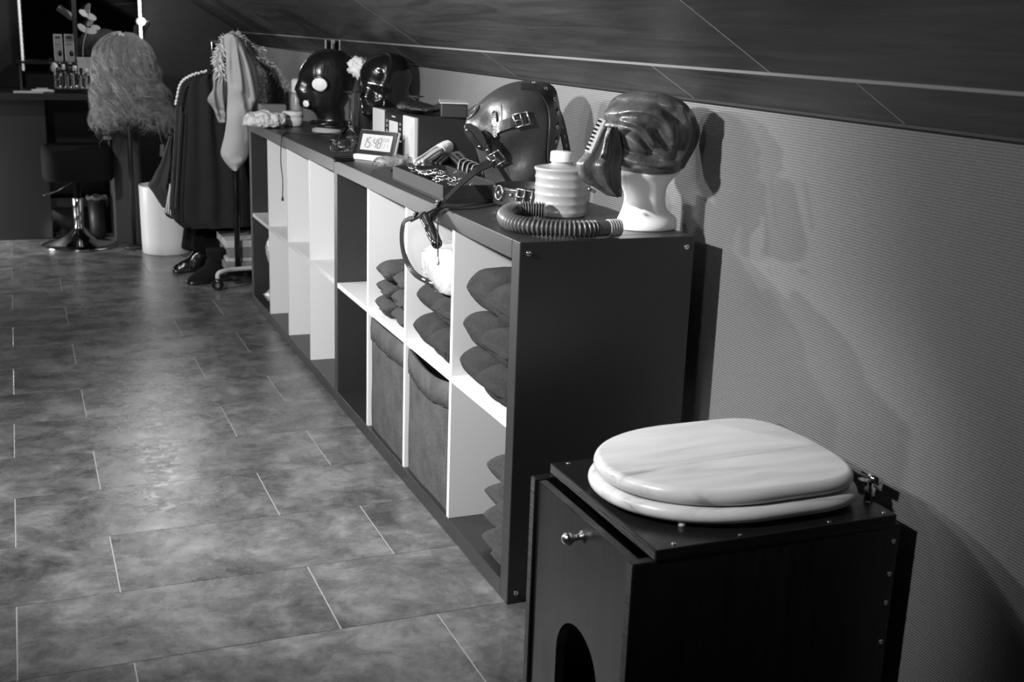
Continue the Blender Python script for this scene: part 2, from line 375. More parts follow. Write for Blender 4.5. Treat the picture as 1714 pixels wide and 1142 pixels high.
def buckleg(p, n, along, wl, wh, r):
    """rectangular buckle frame with middle bar and prong; along = strap direction"""
    n = np.array(n)/np.linalg.norm(n); a = np.array(along)-n*(np.array(along)@n); a /= np.linalg.norm(a); b = np.cross(n, a)
    parts = []; co = [p+a*sx*wl/2+b*sy*wh/2 for sx, sy in ((-1, -1), (1, -1), (1, 1), (-1, 1))]
    for i in range(4):
        d = co[(i+1) % 4]-co[i]; d = d/np.linalg.norm(d)
        parts.append(tubeg([co[i]-d*r*.6, co[(i+1) % 4]+d*r*.6], r, 2, 8))
    parts.append(tubeg([p-b*wh/2, p+b*wh/2], r*0.8, 2, 8))
    parts.append(tubeg([p-a*wl*0.05+n*r*.8, p+a*wl*0.52+n*r*1.2], r*0.7, 2, 8))
    return join(parts)
def rivetg(p, n, r): return latheg([(r, 0), (r, r*.35), (r*.7, r*.8), (0.0001, r)], p, n, 12)

# ================================================================== STRUCTURE
W = 0.46; WT = 1.030; SL = math.radians(31)
NX = np.array([math.sin(SL), 0, math.cos(SL)]); SD = np.array([-math.cos(SL), 0, math.sin(SL)]); WP = np.array([W, 0, WT])
YB = 5.05
# floor slab and tiles (0.60 x 0.30, thirds offset)
fl = box('floor', -3.2, W+0.1, -2.6, YB+0.1, -0.06, -0.0015, M['joint_glint']); fl['kind'] = 'structure'
tiles = {}
for row in range(-9, 18):
    y0 = 0.012+row*0.2975; off = -0.35 if row % 2 == 0 else -0.15
    for k in range(-5, 3):
        x0 = off+k*0.593; x1 = x0+0.593
        x0c, x1c = x0+0.0016, min(x1-0.0016, W)
        if x1c-x0c < 0.03 or x1 < -3.0: continue
        key = round(x1c-x0c, 3)
        if key not in tiles:
            V, F = boxg(0, x1c-x0c, 0.0007, 0.2968, -0.0015, 0.0, 0.0004)
            me = bpy.data.meshes.new('tile'); me.from_pydata(V.tolist(), [], F); me.materials.append(M['tile']); tiles[key] = me
        t = bpy.data.objects.new('tile', tiles[key]); COL.objects.link(t); t.parent = fl
        t.location = Vector((x0c, y0, 0))-Vector(ORG['floor'])
# knee wall, rear wall
wr = box('wall_right', W, W+0.1, -2.6, YB, 0, WT+0.06, M['ribwall']); wr['kind'] = 'structure'
wb = box('wall_back', -3.2, W+0.1, YB, YB+0.1, 0, 2.5, M['darkwall']); wb['kind'] = 'structure'
wl = box('wall_left', -3.3, -3.2, -2.6, YB+.1, 0, 2.5, M['greywall']); wl['kind'] = 'structure'
# sloped ceiling: pale backing with dark panels proud of it
def slope_pt(y, s, h): return WP+np.array([0, y, 0])+SD*s-NX*h
def slope_box(y0, y1, s0, s1, h0, h1, bev=0.0):
    V, F = boxg(y0, y1, s0, s1, h0, h1, bev); return np.array([slope_pt(v[0], v[1], v[2]) for v in V]), F
V, F = slope_box(-2.6, YB, -0.06, 2.3, -0.06, 0.0); ce = link('ceiling', V, F, M['ceil_joint']); ce['kind'] = 'structure'
rows = [(0.006, 0.131, [-2.45, -1.40, -0.506, 0.155, 1.14, 2.05, 3.3, 4.3, YB]),
        (0.143, 0.47, [-2.45, -1.60, -0.285, 1.66, 2.53, 3.8, YB]),
        (0.475, 0.80, [-2.45, -0.7, 0.6, 1.9, 3.2, 4.5, YB]), (0.805, 1.13, [-2.45, -1.3, 0.0, 1.3, 2.6, 3.9, YB]),
        (1.135, 1.46, [-2.45, -0.7, 0.6, 1.9, 3.2, 4.5, YB]), (1.465, 1.79, [-2.45, -1.3, 0.0, 1.3, 2.6, 3.9, YB]),
        (1.795, 2.28, [-2.45, -0.7, 0.6, 1.9, 3.2, 4.5, YB])]
for s0, s1, ys in rows:
    for a_, b_ in zip(ys[:-1], ys[1:]):
        V, F = slope_box(a_+0.0028, b_-0.0028, s0, s1, 0.0, 0.0006, 0.0001); link('ceiling_panel', V, F, M['oak'], ce)
cf = box('ceiling_flat', -3.2, -1.3, -2.6, YB, 2.2, 2.3, M['darkwall']); cf['kind'] = 'structure'; cf.name = 'ceiling_2'
# dark shadow gap trim where the slope meets the knee wall
V, F = slope_box(-2.6, YB, -0.045, 0.0055, 0.0, 0.006); tr = link('trim_1', V, F, M['void']); tr['kind'] = 'structure'

# ================================================================== SHELF UNITS
H = 0.765; D = 0.388; T = 0.04; CW = 0.335; DT = 0.015; L1 = 1.4262
def screw(p, n, parent, r=0.0055):
    V, F = join([latheg([(r, 0), (r, 0.0012), (r*.75, 0.0018), (r*.45, 0.0009), (0.0001, 0.0006)], p, n, 14)]); return link('screw', V, F, M['steel'], parent, True)
def shelf_unit(y0, ox, far_panel, label):
    t = thing('shelf_unit', (ox+D/2, y0+0.7, 0), label, 'shelf')
    end = y0+T+4*CW+3*DT+(T if far_panel else 0)
    box('top_board', ox, ox+D, y0+T+.0003, end-(T+.0003 if far_panel else 0), H-T, H, M['black'], t, 0.0022)
    box('bottom_board', ox, ox+D, y0+T, end-(T if far_panel else 0), 0.001, T, M['black'], t, 0.0012)
    box('side_panel', ox, ox+D, y0, y0+T, 0, H, M['black'], t, 0.0018)
    if far_panel: box('side_panel', ox, ox+D, end-T, end, 0, H, M['black'], t, 0.0018)
    for k in range(1, 4):
        ya = y0+T+k*CW+(k-1)*DT; box('divider', ox+0.002, ox+D, ya, ya+DT, T, H-T, M['white'], t, 0.0006)
    for k in range(4):
        ya = y0+T+k*(CW+DT); box('shelf_board', ox+0.002, ox+D, ya, ya+CW, T+CW, T+CW+DT, M['white'], t, 0.0006)
    for x, z in () if far_panel else ((0.019, H-0.022), (D-0.018, H-0.022), (0.02, 0.024), (D-0.018, 0.024)):
        screw(np.array([ox+x, y0-0.0003, z]), (0, -1, 0), t)
    return end
shelf_unit(0.0, 0.0, False, 'long black and white cube shelf holding grey towels and two fabric bins')
shelf_unit(L1, 0.003, True, 'long black and white cube shelf with nearly empty cells beside the clothes rack')
TOP = H+0.0004
def cell(k, y0=0.0): a_ = y0+T+k*(CW+DT); return a_, a_+CW

# ---- towels
def lobeg(y0, y1, z0, z1, x0, x1, seed, n=22, seg=44, ey=0.72, ez=0.72, lift=0.0):
    """one soft fold: rounded in front, rounded at both sides"""
    cy, hy, cz, hz = (y0+y1)/2, (y1-y0)/2, (z0+z1)/2, (z1-z0)/2; rr = []
    for i in range(n):
        q = i/(n-1); x = x0+(x1-x0)*(q**1.7); d = min(1, (x-x0)/0.045); e_ = math.sqrt(max(0.0, 1-(1-d)**2))
        sz = max(0.10, e_); sy = 0.86+0.14*e_
        ring = []
        for k in range(seg):
            t = 2*math.pi*k/seg; c, s = math.cos(t), math.sin(t)
            p = np.array([x, cy+hy*sy*math.copysign(abs(c)**ey, c), cz+hz*sz*math.copysign(abs(s)**ez, s)])
            nv = noise.noise_vector(Vector(p*20)+Vector((seed, seed*2, 0))); p = p+np.array(nv)*0.005
            p[1] = min(max(p[1], y0), y1); p[2] = min(max(p[2], z0), z1+lift*min(1, d)*0.5*(1+c)); ring.append(p)
        rr.append(ring)
    return loftg(rr)
def towelg(y0, y1, z0, z1, x0, x1, seed=0, lobes=2, n=26, seg=56, split=0.5):
    ys = y0+(y1-y0)*split; h = z1-z0; w_ = y1-y0
    A = lobeg(ys-w_*.12, y1, z0, z1, x0, x1, seed); B = lobeg(y0, ys+w_*.04, z0, z1-h*.04, x0-0.007, x1*.9, seed+9, ey=.85, ez=.85)
    Cc = lobeg(y0+w_*.03, ys-w_*.02, z0+h*.28, z1-h*.30, x0-0.012, x0+.1, seed+17, n=12, seg=28, ey=.9, ez=.9)
    return join([A, B, Cc])
def towel(y0, y1, z0, z1, x0, x1, material, label, group, seed, split=0.5):
    V, F = towelg(y0, y1, z0, z1, x0, x1, seed, 2, split=split)
    return tag(link('folded_towel', V, F, material, None, True), label, 'towel', group)
a0, a1 = cell(0); zs = T+CW+DT
names3 = ['bottom', 'middle', 'top']
hts = [0.082, 0.082, 0.098]; z = zs+0.0005
for i, h_ in enumerate(hts):
    towel(a0+0.012, a1-0.006, z, z+h_, 0.012+0.008*i, 0.33, M['towel'], 'charcoal terry towel folded as %s one of the three-towel stack beside the end panel' % names3[i], 'charcoal towels in the upper end cell', i*3, 0.55); z += h_
hts = [0.050, 0.052, 0.052, 0.062]; z = T+0.0005; nm = ['lowest', 'second', 'third', 'topmost']
for i, h_ in enumerate(hts):
    towel(a0+0.006, a0+0.19-0.012*(3-i)*0.5, z, z+h_, 0.018+0.006*i, 0.31, M['towel_mid'], 'grey hand towel, %s of four folded in the lower end cell' % nm[i], 'hand towels in the lower end cell', 20+i, 0.45); z += h_
a0, a1 = cell(1); z = zs+0.0005
for i, h_ in enumerate([0.082, 0.080]):
    towel(a0+0.008, a1-0.014, z, z+h_, 0.012+0.012*i, 0.32, M['towel'], 'charcoal terry towel, %s of the pair under the white plastic bundle' % ['lower', 'upper'][i], 'charcoal towels under the plastic bundle', 40+i, 0.52); z += h_
# white plastic bundle on top of them
rr = []
for i in range(26):
    q = i/25; x = 0.015+q*0.27; e_ = math.sin(math.pi*min(1, 0.08+q*1.0)**0.7)**0.5 if q < .98 else 0.2
    ring = []
    for k in range(48):
        t = 2*math.pi*k/48; p = np.array([x, (a0+a1)/2+0.14*e_*math.copysign(abs(math.cos(t))**.7, math.cos(t)), z+0.052+0.052*e_*math.sin(t)*(1+0.5*(0.5-0.5*math.cos(t)))])
        nv = noise.noise_vector(Vector(p*26)); p = p+np.array(nv)*0.008; p[2] = max(p[2], z); p[1] = min(max(p[1], a0+.003), a1-.003); ring.append(p)
    rr.append(ring)
V, F = loftg(rr); tag(link('plastic_bundle', V, F, M['plastic_white'], None, True), 'white towel wrapped in crinkled plastic on the charcoal towels', 'bundle')
a0, a1 = cell(2)
for j in range(2):
    for i in range(3):
        y_a = a0+0.03+j*0.150; h_ = 0.048; z = zs+0.0005+i*h_
        V, F = towelg(y_a, y_a+0.135, z, z+h_, 0.014+0.008*random.random(), 0.24, 60+j*5+i, 2, n=18, seg=40, split=0.4)
        tag(link('rolled_flannel', V, F, M['towel_mid'], None, True), 'small grey flannel in the %s pile above the flat-topped fabric bin, %s layer' % (['end-panel side', 'far side'][j], names3[i]), 'towel', 'small flannels in the third cell')

# ---- fabric bins
def fabric_bin(k, droop, label):
    a0, a1 = cell(k); a0 += 0.004; a1 -= 0.006; z0, z1 = T+0.0005, T+CW-0.012; x0, x1 = 0.012, 0.37
    t = thing('fabric_bin', ((x0+x1)/2, (a0+a1)/2, z0), label, 'storage bin', None)
    rr = []; ny, nz = 24, 22
    def front(y, z):
        q = (y-a0)/(a1-a0); s = (z-z0)/(z1-z0)
        return x0-0.006*math.sin(math.pi*q)*math.sin(math.pi*s)+0.003*noise.noise(Vector((y*9+k, z*7, k)))
    def ztop(y):
        q = (y-a0)/(a1-a0); return z1-droop*math.sin(math.pi*min(1, max(0, 1.05*(1-q))))**1.0*0.9
    V, F = [], []
    for i in range(ny+1):
        y = a0+(a1-a0)*i/ny
        for j in range(nz+1):
            z = z0+(ztop(y)-z0)*j/nz; V.append((front(y, z), y, z))
    nb = len(V)
    for i in range(ny+1):
        y = a0+(a1-a0)*i/ny
        for j in range(nz+1):
            z = z0+(ztop(y)-z0)*j/nz; V.append((front(y, z)+0.006, y, z))
    g = lambda i, j: i*(nz+1)+j
    for i in range(ny):
        for j in range(nz):
            F.append([g(i, j), g(i+1, j), g(i+1, j+1), g(i, j+1)]); F.append([nb+g(i, j), nb+g(i, j+1), nb+g(i+1, j+1), nb+g(i+1, j)])
        F.append([g(i, nz), g(i+1, nz), nb+g(i+1, nz), nb+g(i, nz)])
    for j in range(nz):
        F.append([g(0, j), g(0, j+1), nb+g(0, j+1), nb+g(0, j)]); F.append([g(ny, j), nb+g(ny, j), nb+g(ny, j+1), g(ny, j+1)])
    link('front_panel', V, F, M['felt'], t, True)
    box('side_panel', x0+.005, x1, a0, a0+0.005, z0, z1, M['felt'], t, 0.001); box('side_panel', x0+.005, x1, a1-0.005, a1, z0, z1, M['felt'], t, 0.001)
    box('back_panel', x1-.005, x1, a0+.005, a1-.005, z0, z1, M['felt'], t); box('base_panel', x0+.007, x1-.005, a0+.005, a1-.005, z0, z0+0.006, M['felt'], t)
    # turned-down hem: raised band with a creased lower edge
    V, F = [], []; nn = 24
    for i in range(nn+1):
        y = a0+(a1-a0)*i/nn; zt = ztop(y); zb = zt-0.062-0.006*noise.noise(Vector((y*20, k, 0)))
        V += [(front(y, zt)-0.0022, y, zt+0.001), (front(y, (zt+zb)/2)-0.0045, y, (zt+zb)/2), (front(y, zb)-0.0035, y, zb), (front(y, zb)+0.001, y, zb-0.001), (front(y, zt)+0.001, y, zt+0.001)]
    for i in range(nn):
        for j in range(5): F.append([i*5+j, i*5+(j+1) % 5, i*5+5+(j+1) % 5, i*5+5+j])
    F += [[4, 3, 2, 1, 0], [nn*5+j for j in range(5)]]
    link('hem', V, F, M['felt'], t, True)
fabric_bin(1, 0.020, 'grey fabric storage bin with a sagging top edge')
fabric_bin(2, 0.003, 'grey fabric storage bin with a straight top edge')

# ---- plastic bag in far cell
ya, yb = cell(3, L1)
rr = []
rowsb = [(T, 0.03), (T+0.03, 0.075), (T+0.07, 0.06), (T+0.11, 0.035), (T+0.16, 0.06), (T+0.24, 0.075), (T+0.29, 0.05), (T+0.31, 0.01)]
for i, (z, rd) in enumerate(smooth_rows(rowsb, 22)):
    ring = []
    for k in range(32):
        t = 2*math.pi*k/32; p = np.array([0.10+rd*1.1*math.cos(t), ya+0.13+rd*1.3*math.sin(t), z]); p = p+np.array(noise.noise_vector(Vector(p*30)))*0.014
        p[2] = max(p[2], T+0.0005); ring.append(p)
    rr.append(ring)
V, F = loftg(rr); tag(link('plastic_bag', V, F, M['plastic_white'], None, True), 'crumpled clear plastic bag in the lower cell beside the clothes rack', 'bag')

# ================================================================== COMMODE BOX
BX0, BX1, BY0, BY1 = -0.080, 0.415, -0.656, -0.276
t = thing('commode_box', (0.17, -0.466, 0), 'black stained plywood commode box with pale wooden toilet seat', 'commode')
box('side_panel', BX0, BX1, BY0, BY0+0.018, 0, 0.400, M['stain'], t, 0.002)
box('side_panel', BX0, BX1, BY1-0.018, BY1, 0, 0.400, M['stain'], t, 0.002)
box('back_panel', BX1-0.018, BX1, BY0+0.0185, BY1-0.0185, 0, 0.399, M['stain'], t)
box('top_plate', -0.043, BX1-0.012, BY0-0.002, BY1+0.002, 0.4005, 0.4185, M['stain_h'], t, 0.0015)
# sliding front with an arched opening
ys0, ys1 = BY0+0.0188, BY1-0.0188; cyh = -0.475; rh = 0.078; zc = 0.125
out = [(ys0, 0.002), (cyh-rh, 0.002)]+[(cyh-rh*math.cos(math.pi*k/20), zc+rh*math.sin(math.pi*k/20)) for k in range(21)]+[(cyh+rh, 0.002), (ys1, 0.002), (ys1, 0.396), (ys0, 0.396)]
bm = bmesh.new(); vs_ = [bm.verts.new((BX0+0.006, y, z)) for y, z in out]; f_ = bm.faces.new(vs_)
ex = bmesh.ops.extrude_face_region(bm, geom=[f_]); bmesh.ops.translate(bm, verts=[v for v in ex['geom'] if isinstance(v, bmesh.types.BMVert)], vec=(0.016, 0, 0))
bmesh.ops.triangulate(bm, faces=[f for f in bm.faces if len(f.verts) > 4])
bm.verts.ensure_lookup_table(); bm.verts.index_update(); V = [tuple(v.co) for v in bm.verts]; F = [[v.index for v in f.verts] for f in bm.faces]; bm.free()
sl = link('sliding_front', V, F, M['stain'], t)
kp = onx(975, 899, BX0+0.006); kn = np.array([-1.0, 0, 0])
lathe('knob', [(0.011, 0), (0.011, 0.002), (0.0055, 0.006), (0.005, 0.014), (0.009, 0.02), (0.0115, 0.026), (0.010, 0.032), (0.005, 0.036), (0.0001, 0.037)], kp, M['brass'], sl, kn, 20)
box('plywood_edge', BX0-0.0008, BX0+0.0005, BY0+0.001, BY0+0.017, 0.002, 0.398, M['plyedge'], t)
box('plywood_edge', BX0-0.0008, BX0+0.0005, BY1-0.017, BY1-0.001, 0.002, 0.398, M['plyedge'], t)
box('plywood_edge', BX0+0.008, BX0+0.020, ys0+.002, ys1-.002, 0.3958, 0.3966, M['plyedge'], t)
box('plywood_edge', -0.0438, -0.0428, BY0+.001, BY1-.001, 0.402, 0.417, M['plyedge'], t)
for x, y in ((-0.013, -0.285), (-0.006, -0.645), (0.109, -0.648), (0.275, -0.648), (0.390, -0.600), (0.385, -0.646)):
    screw(np.array([x, y, 0.4185]), (0, 0, 1), t, 0.004)
for z in (0.37, 0.312, 0.26, 0.188, 0.06): screw(np.array([0.404, BY0, z]), (0, -1, 0), t, 0.0045)
# seat ring and lid outlines: rounded D, flat edge at the hinges
def seat_outline(x0, x1, cy, hw, n=96, ec=0.42):
    pts = []; cx = x0+(x1-x0)*0.5
    for k in range(n):
        a_ = 2*math.pi*k/n; c, s = math.cos(a_), math.sin(a_)
        px = (x1-cx)*math.copysign(abs(c)**ec, c) if c > 0 else (cx-x0)*math.copysign(abs(c)**0.98, c)
        py = hw*math.copysign(abs(s)**(0.85 if c > 0 else 0.94), s)
        pts.append(np.array([cx+px, cy+py]))
    return pts
def slab_rings(out, z0, z1, rnd, steps=5):
    c = np.mean(out, 0); rr = []
    for i in range(steps*2+1):
        a_ = -math.pi/2+math.pi*i/(steps*2); ins = rnd*(1-math.cos(a_)); z = (z0+z1)/2+(z1-z0)/2*math.sin(a_)
        ring = []
        for p in out:
            d = p-c; l = np.linalg.norm(d); q = c+d*(l-ins)/l; ring.append(np.array([q[0], q[1], z]))
        rr.append(ring)
    return rr
SC = -0.466
V, F = loftg(slab_rings(seat_outline(-0.046, 0.396, SC, 0.174, ec=0.36), 0.4265, 0.452, 0.014)); 
# cut the opening of the ring as an inner wall: outer rings then inner rings, closed as a torus
outr = slab_rings(seat_outline(-0.046, 0.396, SC, 0.174, ec=0.36), 0.4265, 0.452, 0.014); innr = slab_rings(seat_outline(0.025, 0.295, SC, 0.105), 0.4265, 0.452, 0.004)[::-1]
rings_ = outr+innr; m_ = len(outr[0]); V = [p for r_ in rings_ for p in r_]; F = []
for i in range(len(rings_)):
    j = (i+1) % len(rings_)
    for k in range(m_): k2 = (k+1) % m_; F.append([i*m_+k, i*m_+k2, j*m_+k2, j*m_+k])
seat = link('toilet_seat', V, F, M['pine'], t, True); seat['label'] = 'pale wooden toilet seat ring'
V, F = loftg(slab_rings(seat_outline(-0.038, 0.382, SC, 0.166, ec=0.30), 0.4535, 0.4815, 0.012)); lid = link('lid', V, F, M['pine'], seat, True); lid['label'] = 'pale wooden lid with visible grain'
for x, y in ((0.04, -0.59), (0.04, -0.34), (0.28, -0.59), (0.28, -0.34)):
    lathe('buffer', [(0.006, 0), (0.006, 0.008)], (x, y, 0.4186), M['cap'], seat, seg=12)
for y in (-0.585, -0.335):
    parts = [tubeg([(0.405, y-0.02, 0.455), (0.405, y+0.02, 0.455)], 0.0075, 2, 14), latheg([(0.009, 0), (0.009, 0.018), (0.005, 0.020), (0.005, 0.032)], (0.405, y, 0.4186), seg=14),
             obox((0.394, y, 0.4525), np.array([1., 0, 0]), np.array([0, 1., 0]), np.array([0, 0, 1.]), 0.022, 0.016, 0.003, 0.001)]
    V, F = join(parts); link('hinge', V, F, M['chrome'], seat, True)

# ================================================================== THINGS ON THE SHELF TOP
def at(u, v, z=TOP): return onz(u, v, z)

# ---- polystyrene heads wearing masks ---------------------------------------------------------------
def std_head(s=1.0, fr=1.0):
    """(z, centre, front, back, halfwidth) of a mannequin head of height about 0.29 at s=1, chin near z 0.085"""
    return [(0.000*s, -0.012, 0.062*s, 0.060*s, 0.062*s), (0.015*s, -0.012, 0.060*s, 0.058*s, 0.060*s), (0.045*s, -0.014, 0.052*s, 0.052*s, 0.052*s), (0.072*s, -0.010, 0.062*s, 0.054*s, 0.055*s),
            (0.088*s, 0.000, 0.086*s*fr, 0.062*s, 0.060*s), (0.110*s, 0.000, 0.094*s*fr, 0.075*s, 0.067*s), (0.140*s, 0.000, 0.098*s*fr, 0.090*s, 0.073*s), (0.175*s, 0.000, 0.097*s, 0.101*s, 0.078*s),
            (0.210*s, 0.000, 0.093*s, 0.105*s, 0.080*s), (0.240*s, -0.002, 0.084*s, 0.098*s, 0.075*s), (0.265*s, -0.004, 0.066*s, 0.080*s, 0.062*s), (0.283*s, -0.006, 0.040*s, 0.052*s, 0.042*s), (0.291*s, -0.008, 0.012*s, 0.016*s, 0.014*s)]
FACE = [(0.105, 0, 0.150, 0.018, 0.018), (0.10, 0, 0.122, 0.016, 0.006), (0.095, 0, 0.096, 0.016, 0.008), (0.09, 0.033, 0.170, 0.016, -0.010), (0.09, -0.033, 0.170, 0.016, -0.010), (0.1, 0, 0.195, 0.03, 0.006)]
def scaled(bumps, s): return [(a*s, b*s, c*s, d*s, e*s) for a, b, c, d, e in bumps]

# mask 1: black latex with eye and mouth openings
b1 = at(548, 221); b1[2] = TOP; s1 = 1.02
t = thing('latex_mask', b1, 'black latex mask with round eye and mouth openings on a white head', 'mask')
neck = std_head(s1)[:4]; A1 = math.radians(183)
Vn, Fn = latheg([(0.056, 0), (0.058, 0.003), (0.056, 0.012), (0.034, 0.020), (0.030, 0.09)], b1, seg=40); link('head_stand', Vn, Fn, M['jersey'], t, True)
rg = [(0.020*s1, -0.012, 0.060*s1, 0.080*s1, 0.064*s1), (0.036*s1, -0.012, 0.060*s1, 0.080*s1, 0.064*s1)]+[(z, c, f, b, w_) for z, c, f, b, w_ in std_head(s1*1.03)[2:]]
Vm, Fm = head_loft(rg, b1, A1, bumps=scaled(FACE, s1*1.03), noise_amp=0.005, noise_scale=14, seed=3)
mk = link('mask', Vm, Fm, M['latex'], t, True); bv = bvh_of(Vm, Fm)
for (u, v, ru, rv, nm) in ((535, 141, 0.030, 0.025, 'eye'), (513, 173, 0.015, 0.015, 'mouth')):
    h_ = hit(bv, u, v, 0.001)
    if h_:
        p, n_ = h_; a_, b_, n_ = basis(n_)
        V, F = join([latheg([(0.0001, 0.003), (ru*0.9, 0.0022), (ru, 0.0)], p+n_*0.0012, n_, 28, rv/ru)]); o = link('%s_opening' % nm, V, F, M['foam'], mk, True); o['label'] = 'white head showing through the %s opening' % nm
        V, F = ring_on(p+n_*0.001, n_, ru*1.05, rv*1.05, 0.0045); link('%s_rim' % nm, V, F, M['latex2'], mk, True)
h_ = hit(bv, 510, 153, 0.001)
if h_: V, F = ring_on(h_[0], h_[1], 0.004, 0.004, 0.0013, seg=16, ts=6); link('nostril_eyelet', V, F, M['steel'], mk, True)
tube('collar_ring', [b1+np.array([0.064*math.cos(a)-0.002, 0.064*math.sin(a), 0.034]) for a in np.linspace(0, 2*math.pi, 17)[:-1]], 0.006, M['latex2'], mk, 40, 8, True)

# mask 2: closed glossy hood
b2 = at(648, 236); b2[2] = TOP; s2 = 1.02
b2[0] = min(b2[0], 0.325)
t = thing('rubber_hood', b2, 'closed glossy black rubber hood without eye openings behind the radio', 'mask')
Vn, Fn = latheg([(0.056, 0), (0.060, 0.004), (0.058, 0.02), (0.050, 0.045), (0.050, 0.09)], b2, seg=40); link('head_stand', Vn, Fn, M['matte_black'], t, True)
rg = [(0.028*s2, -0.014, 0.062*s2, 0.068*s2, 0.060*s2)]+std_head(s2*1.03)[2:]
Vm, Fm = head_loft(rg, b2, math.radians(215), bumps=scaled(FACE, s2)+[(0.06, 0.06, 0.2, 0.02, 0.012), (0.08, 0.03, 0.23, 0.015, -0.008)], noise_amp=0.012, noise_scale=17, seed=11)
link('hood', Vm, Fm, M['latex2'], t, True)

# crumpled white rosette on a stem between the two
tc_ = ony(601, 114, 2.20); rr = []
for i in range(20):
    ph_ = math.pi*(i+.3)/19.6; ring = []
    for k in range(28):
        q = 2*math.pi*k/28; d = np.array([math.sin(ph_)*math.cos(q), math.sin(ph_)*math.sin(q), math.cos(ph_)])
        ring.append(tc_+d*(0.036+0.016*noise.noise(Vector(d*2.6))+0.008*noise.noise(Vector(d*7))))
    rr.append(ring)
t = thing('fabric_rosette', (tc_[0], tc_[1], TOP), 'crumpled white fabric rosette between the two black masks', 'rosette')
V, F = loftg(rr); link('rosette', V, F, M['cloth'], t, True); tube('stem', [(tc_[0], tc_[1], TOP), tc_-np.array([0, 0, .03])], 0.004, M['matte_black'], t, 3, 8)

# upright frames leaning behind mask 1
for k, (u0, u1) in enumerate(((545, 555), (559, 568))):
    a_, c_ = ony(u0, 66, 2.62+0.06*k), ony(u1, 68, 2.62+0.06*k); y_ = 2.62+0.06*k; zt = 1.10
    t = thing('picture_frame', ((a_[0]+c_[0])/2, y_, TOP), 'thin upright dark frame with bright edges behind the latex mask, %s' % ['directly behind it', 'farther back'][k], 'frame', 'upright frames behind the latex mask')
    box('panel', a_[0]+0.003, c_[0]-0.003, y_-0.004, y_+0.004, TOP+0.002, zt-0.004, M['gloss_black'], t)
    for x_ in (a_[0], c_[0]): box('edge_strip', x_-0.0025, x_+0.0025, y_-0.0045, y_+0.0045, TOP, zt, M['silver'], t, 0.0006)

# ---- crumpled white cloth, tub, bottle at the far end
rr = []
cl0, cl1 = at(408, 205, TOP+.02), at(478, 205, TOP+.02)
for i in range(60):
    q = i/59; c = cl0+(cl1-cl0)*q; e_ = (math.sin(math.pi*(0.06+0.9*q)))**0.45; ring = []
    for k in range(64):
        t_ = 2*math.pi*k/64; p = np.array([c[0], c[1], TOP+0.030])+np.array([0.2, 0.9, 0])*0.075*e_*math.cos(t_)+np.array([0, 0, 0.032*e_*math.sin(t_)])
        p = p+np.array(noise.noise_vector(Vector(p*26)))*0.012+np.array(noise.noise_vector(Vector(p*75)))*0.006
        if p[0] > -0.002: p[2] = max(p[2], TOP)
        ring.append(p)
    rr.append(ring)
V, F = loftg(rr); tag(link('crumpled_cloth', V, F, M['cloth'], None, True), 'crumpled white cloth lying at the shelf end beside the clothes rack', 'cloth')
p = at(490, 211); t = thing('cosmetic_tub', (p[0], p[1], TOP), 'small white tub with a screw lid beside the crumpled cloth', 'jar')
lathe('body', [(0.030, 0), (0.037, 0.004), (0.040, 0.02), (0.040, 0.036)], (p[0], p[1], TOP), M['cap'], t); lathe('lid', [(0.041, 0.0362), (0.041, 0.054), (0.038, 0.058), (0.0001, 0.059)], (p[0], p[1], TOP), M['cloth'], t)
p = at(497, 204); t = thing('pump_bottle', (p[0], p[1], TOP), 'tall pale plastic bottle with a rounded cap beside the latex mask', 'bottle')
lathe('body', [(0.022, 0), (0.024, 0.004), (0.024, 0.10), (0.020, 0.112), (0.014, 0.118)], (p[0], p[1], TOP), M['canister'], t); lathe('cap', [(0.020, 0.1185), (0.021, 0.122), (0.021, 0.165), (0.014, 0.174), (0.0001, 0.175)], (p[0], p[1], TOP), M['cap'], t)
gA, gB = ony(436, 175, 2.83), ony(478, 175, 2.83); t = tag(box('grey_box', gA[0], gB[0], 2.815, 2.88, TOP, gA[2], M['grey_card'], None, 0.002), 'low grey cardboard box behind the crumpled cloth', 'box')

# ---- inverted cocktail glasses
def cocktail(p, zb, label):
    prof = [(0.050, 0.0), (0.0505, 0.001), (0.045, 0.010), (0.008, 0.062), (0.0055, 0.070), (0.0042, 0.10), (0.0042, 0.155), (0.006, 0.166), (0.014, 0.1705), (0.036, 0.1735), (0.036, 0.1755), (0.0001, 0.1765)]
    inner = [(0.0001, 0.060), (0.006, 0.0585), (0.0435, 0.009), (0.049, 0.0005)]
    V, F = latheg(inner+prof, (p[0], p[1], zb), seg=40); return tag(link('cocktail_glass', V, F, M['glass'], None, True), label, 'glass', None)
p = at(586, 240); cocktail((p[0], p[1]), TOP+0.0002, 'upturned clear cocktail glass beside the glass ashtray')
g1 = p
p = at(652, 213); cocktail((0.335, 1.72), TOP+0.0002, 'upturned clear cocktail glass behind the radio')
# ---- glass ashtray (faceted, in front of the glass)
p = at(575, 243); 
prof = [(0.034, 0.0), (0.040, 0.002), (0.043, 0.030), (0.040, 0.034), (0.034, 0.032), (0.028, 0.012), (0.0001, 0.009)]
V, F = latheg(prof, (0.085, 1.685, TOP), seg=12); tag(link('glass_ashtray', V, F, M['glass']), 'small faceted clear glass ashtray beside the digital clock', 'ashtray')
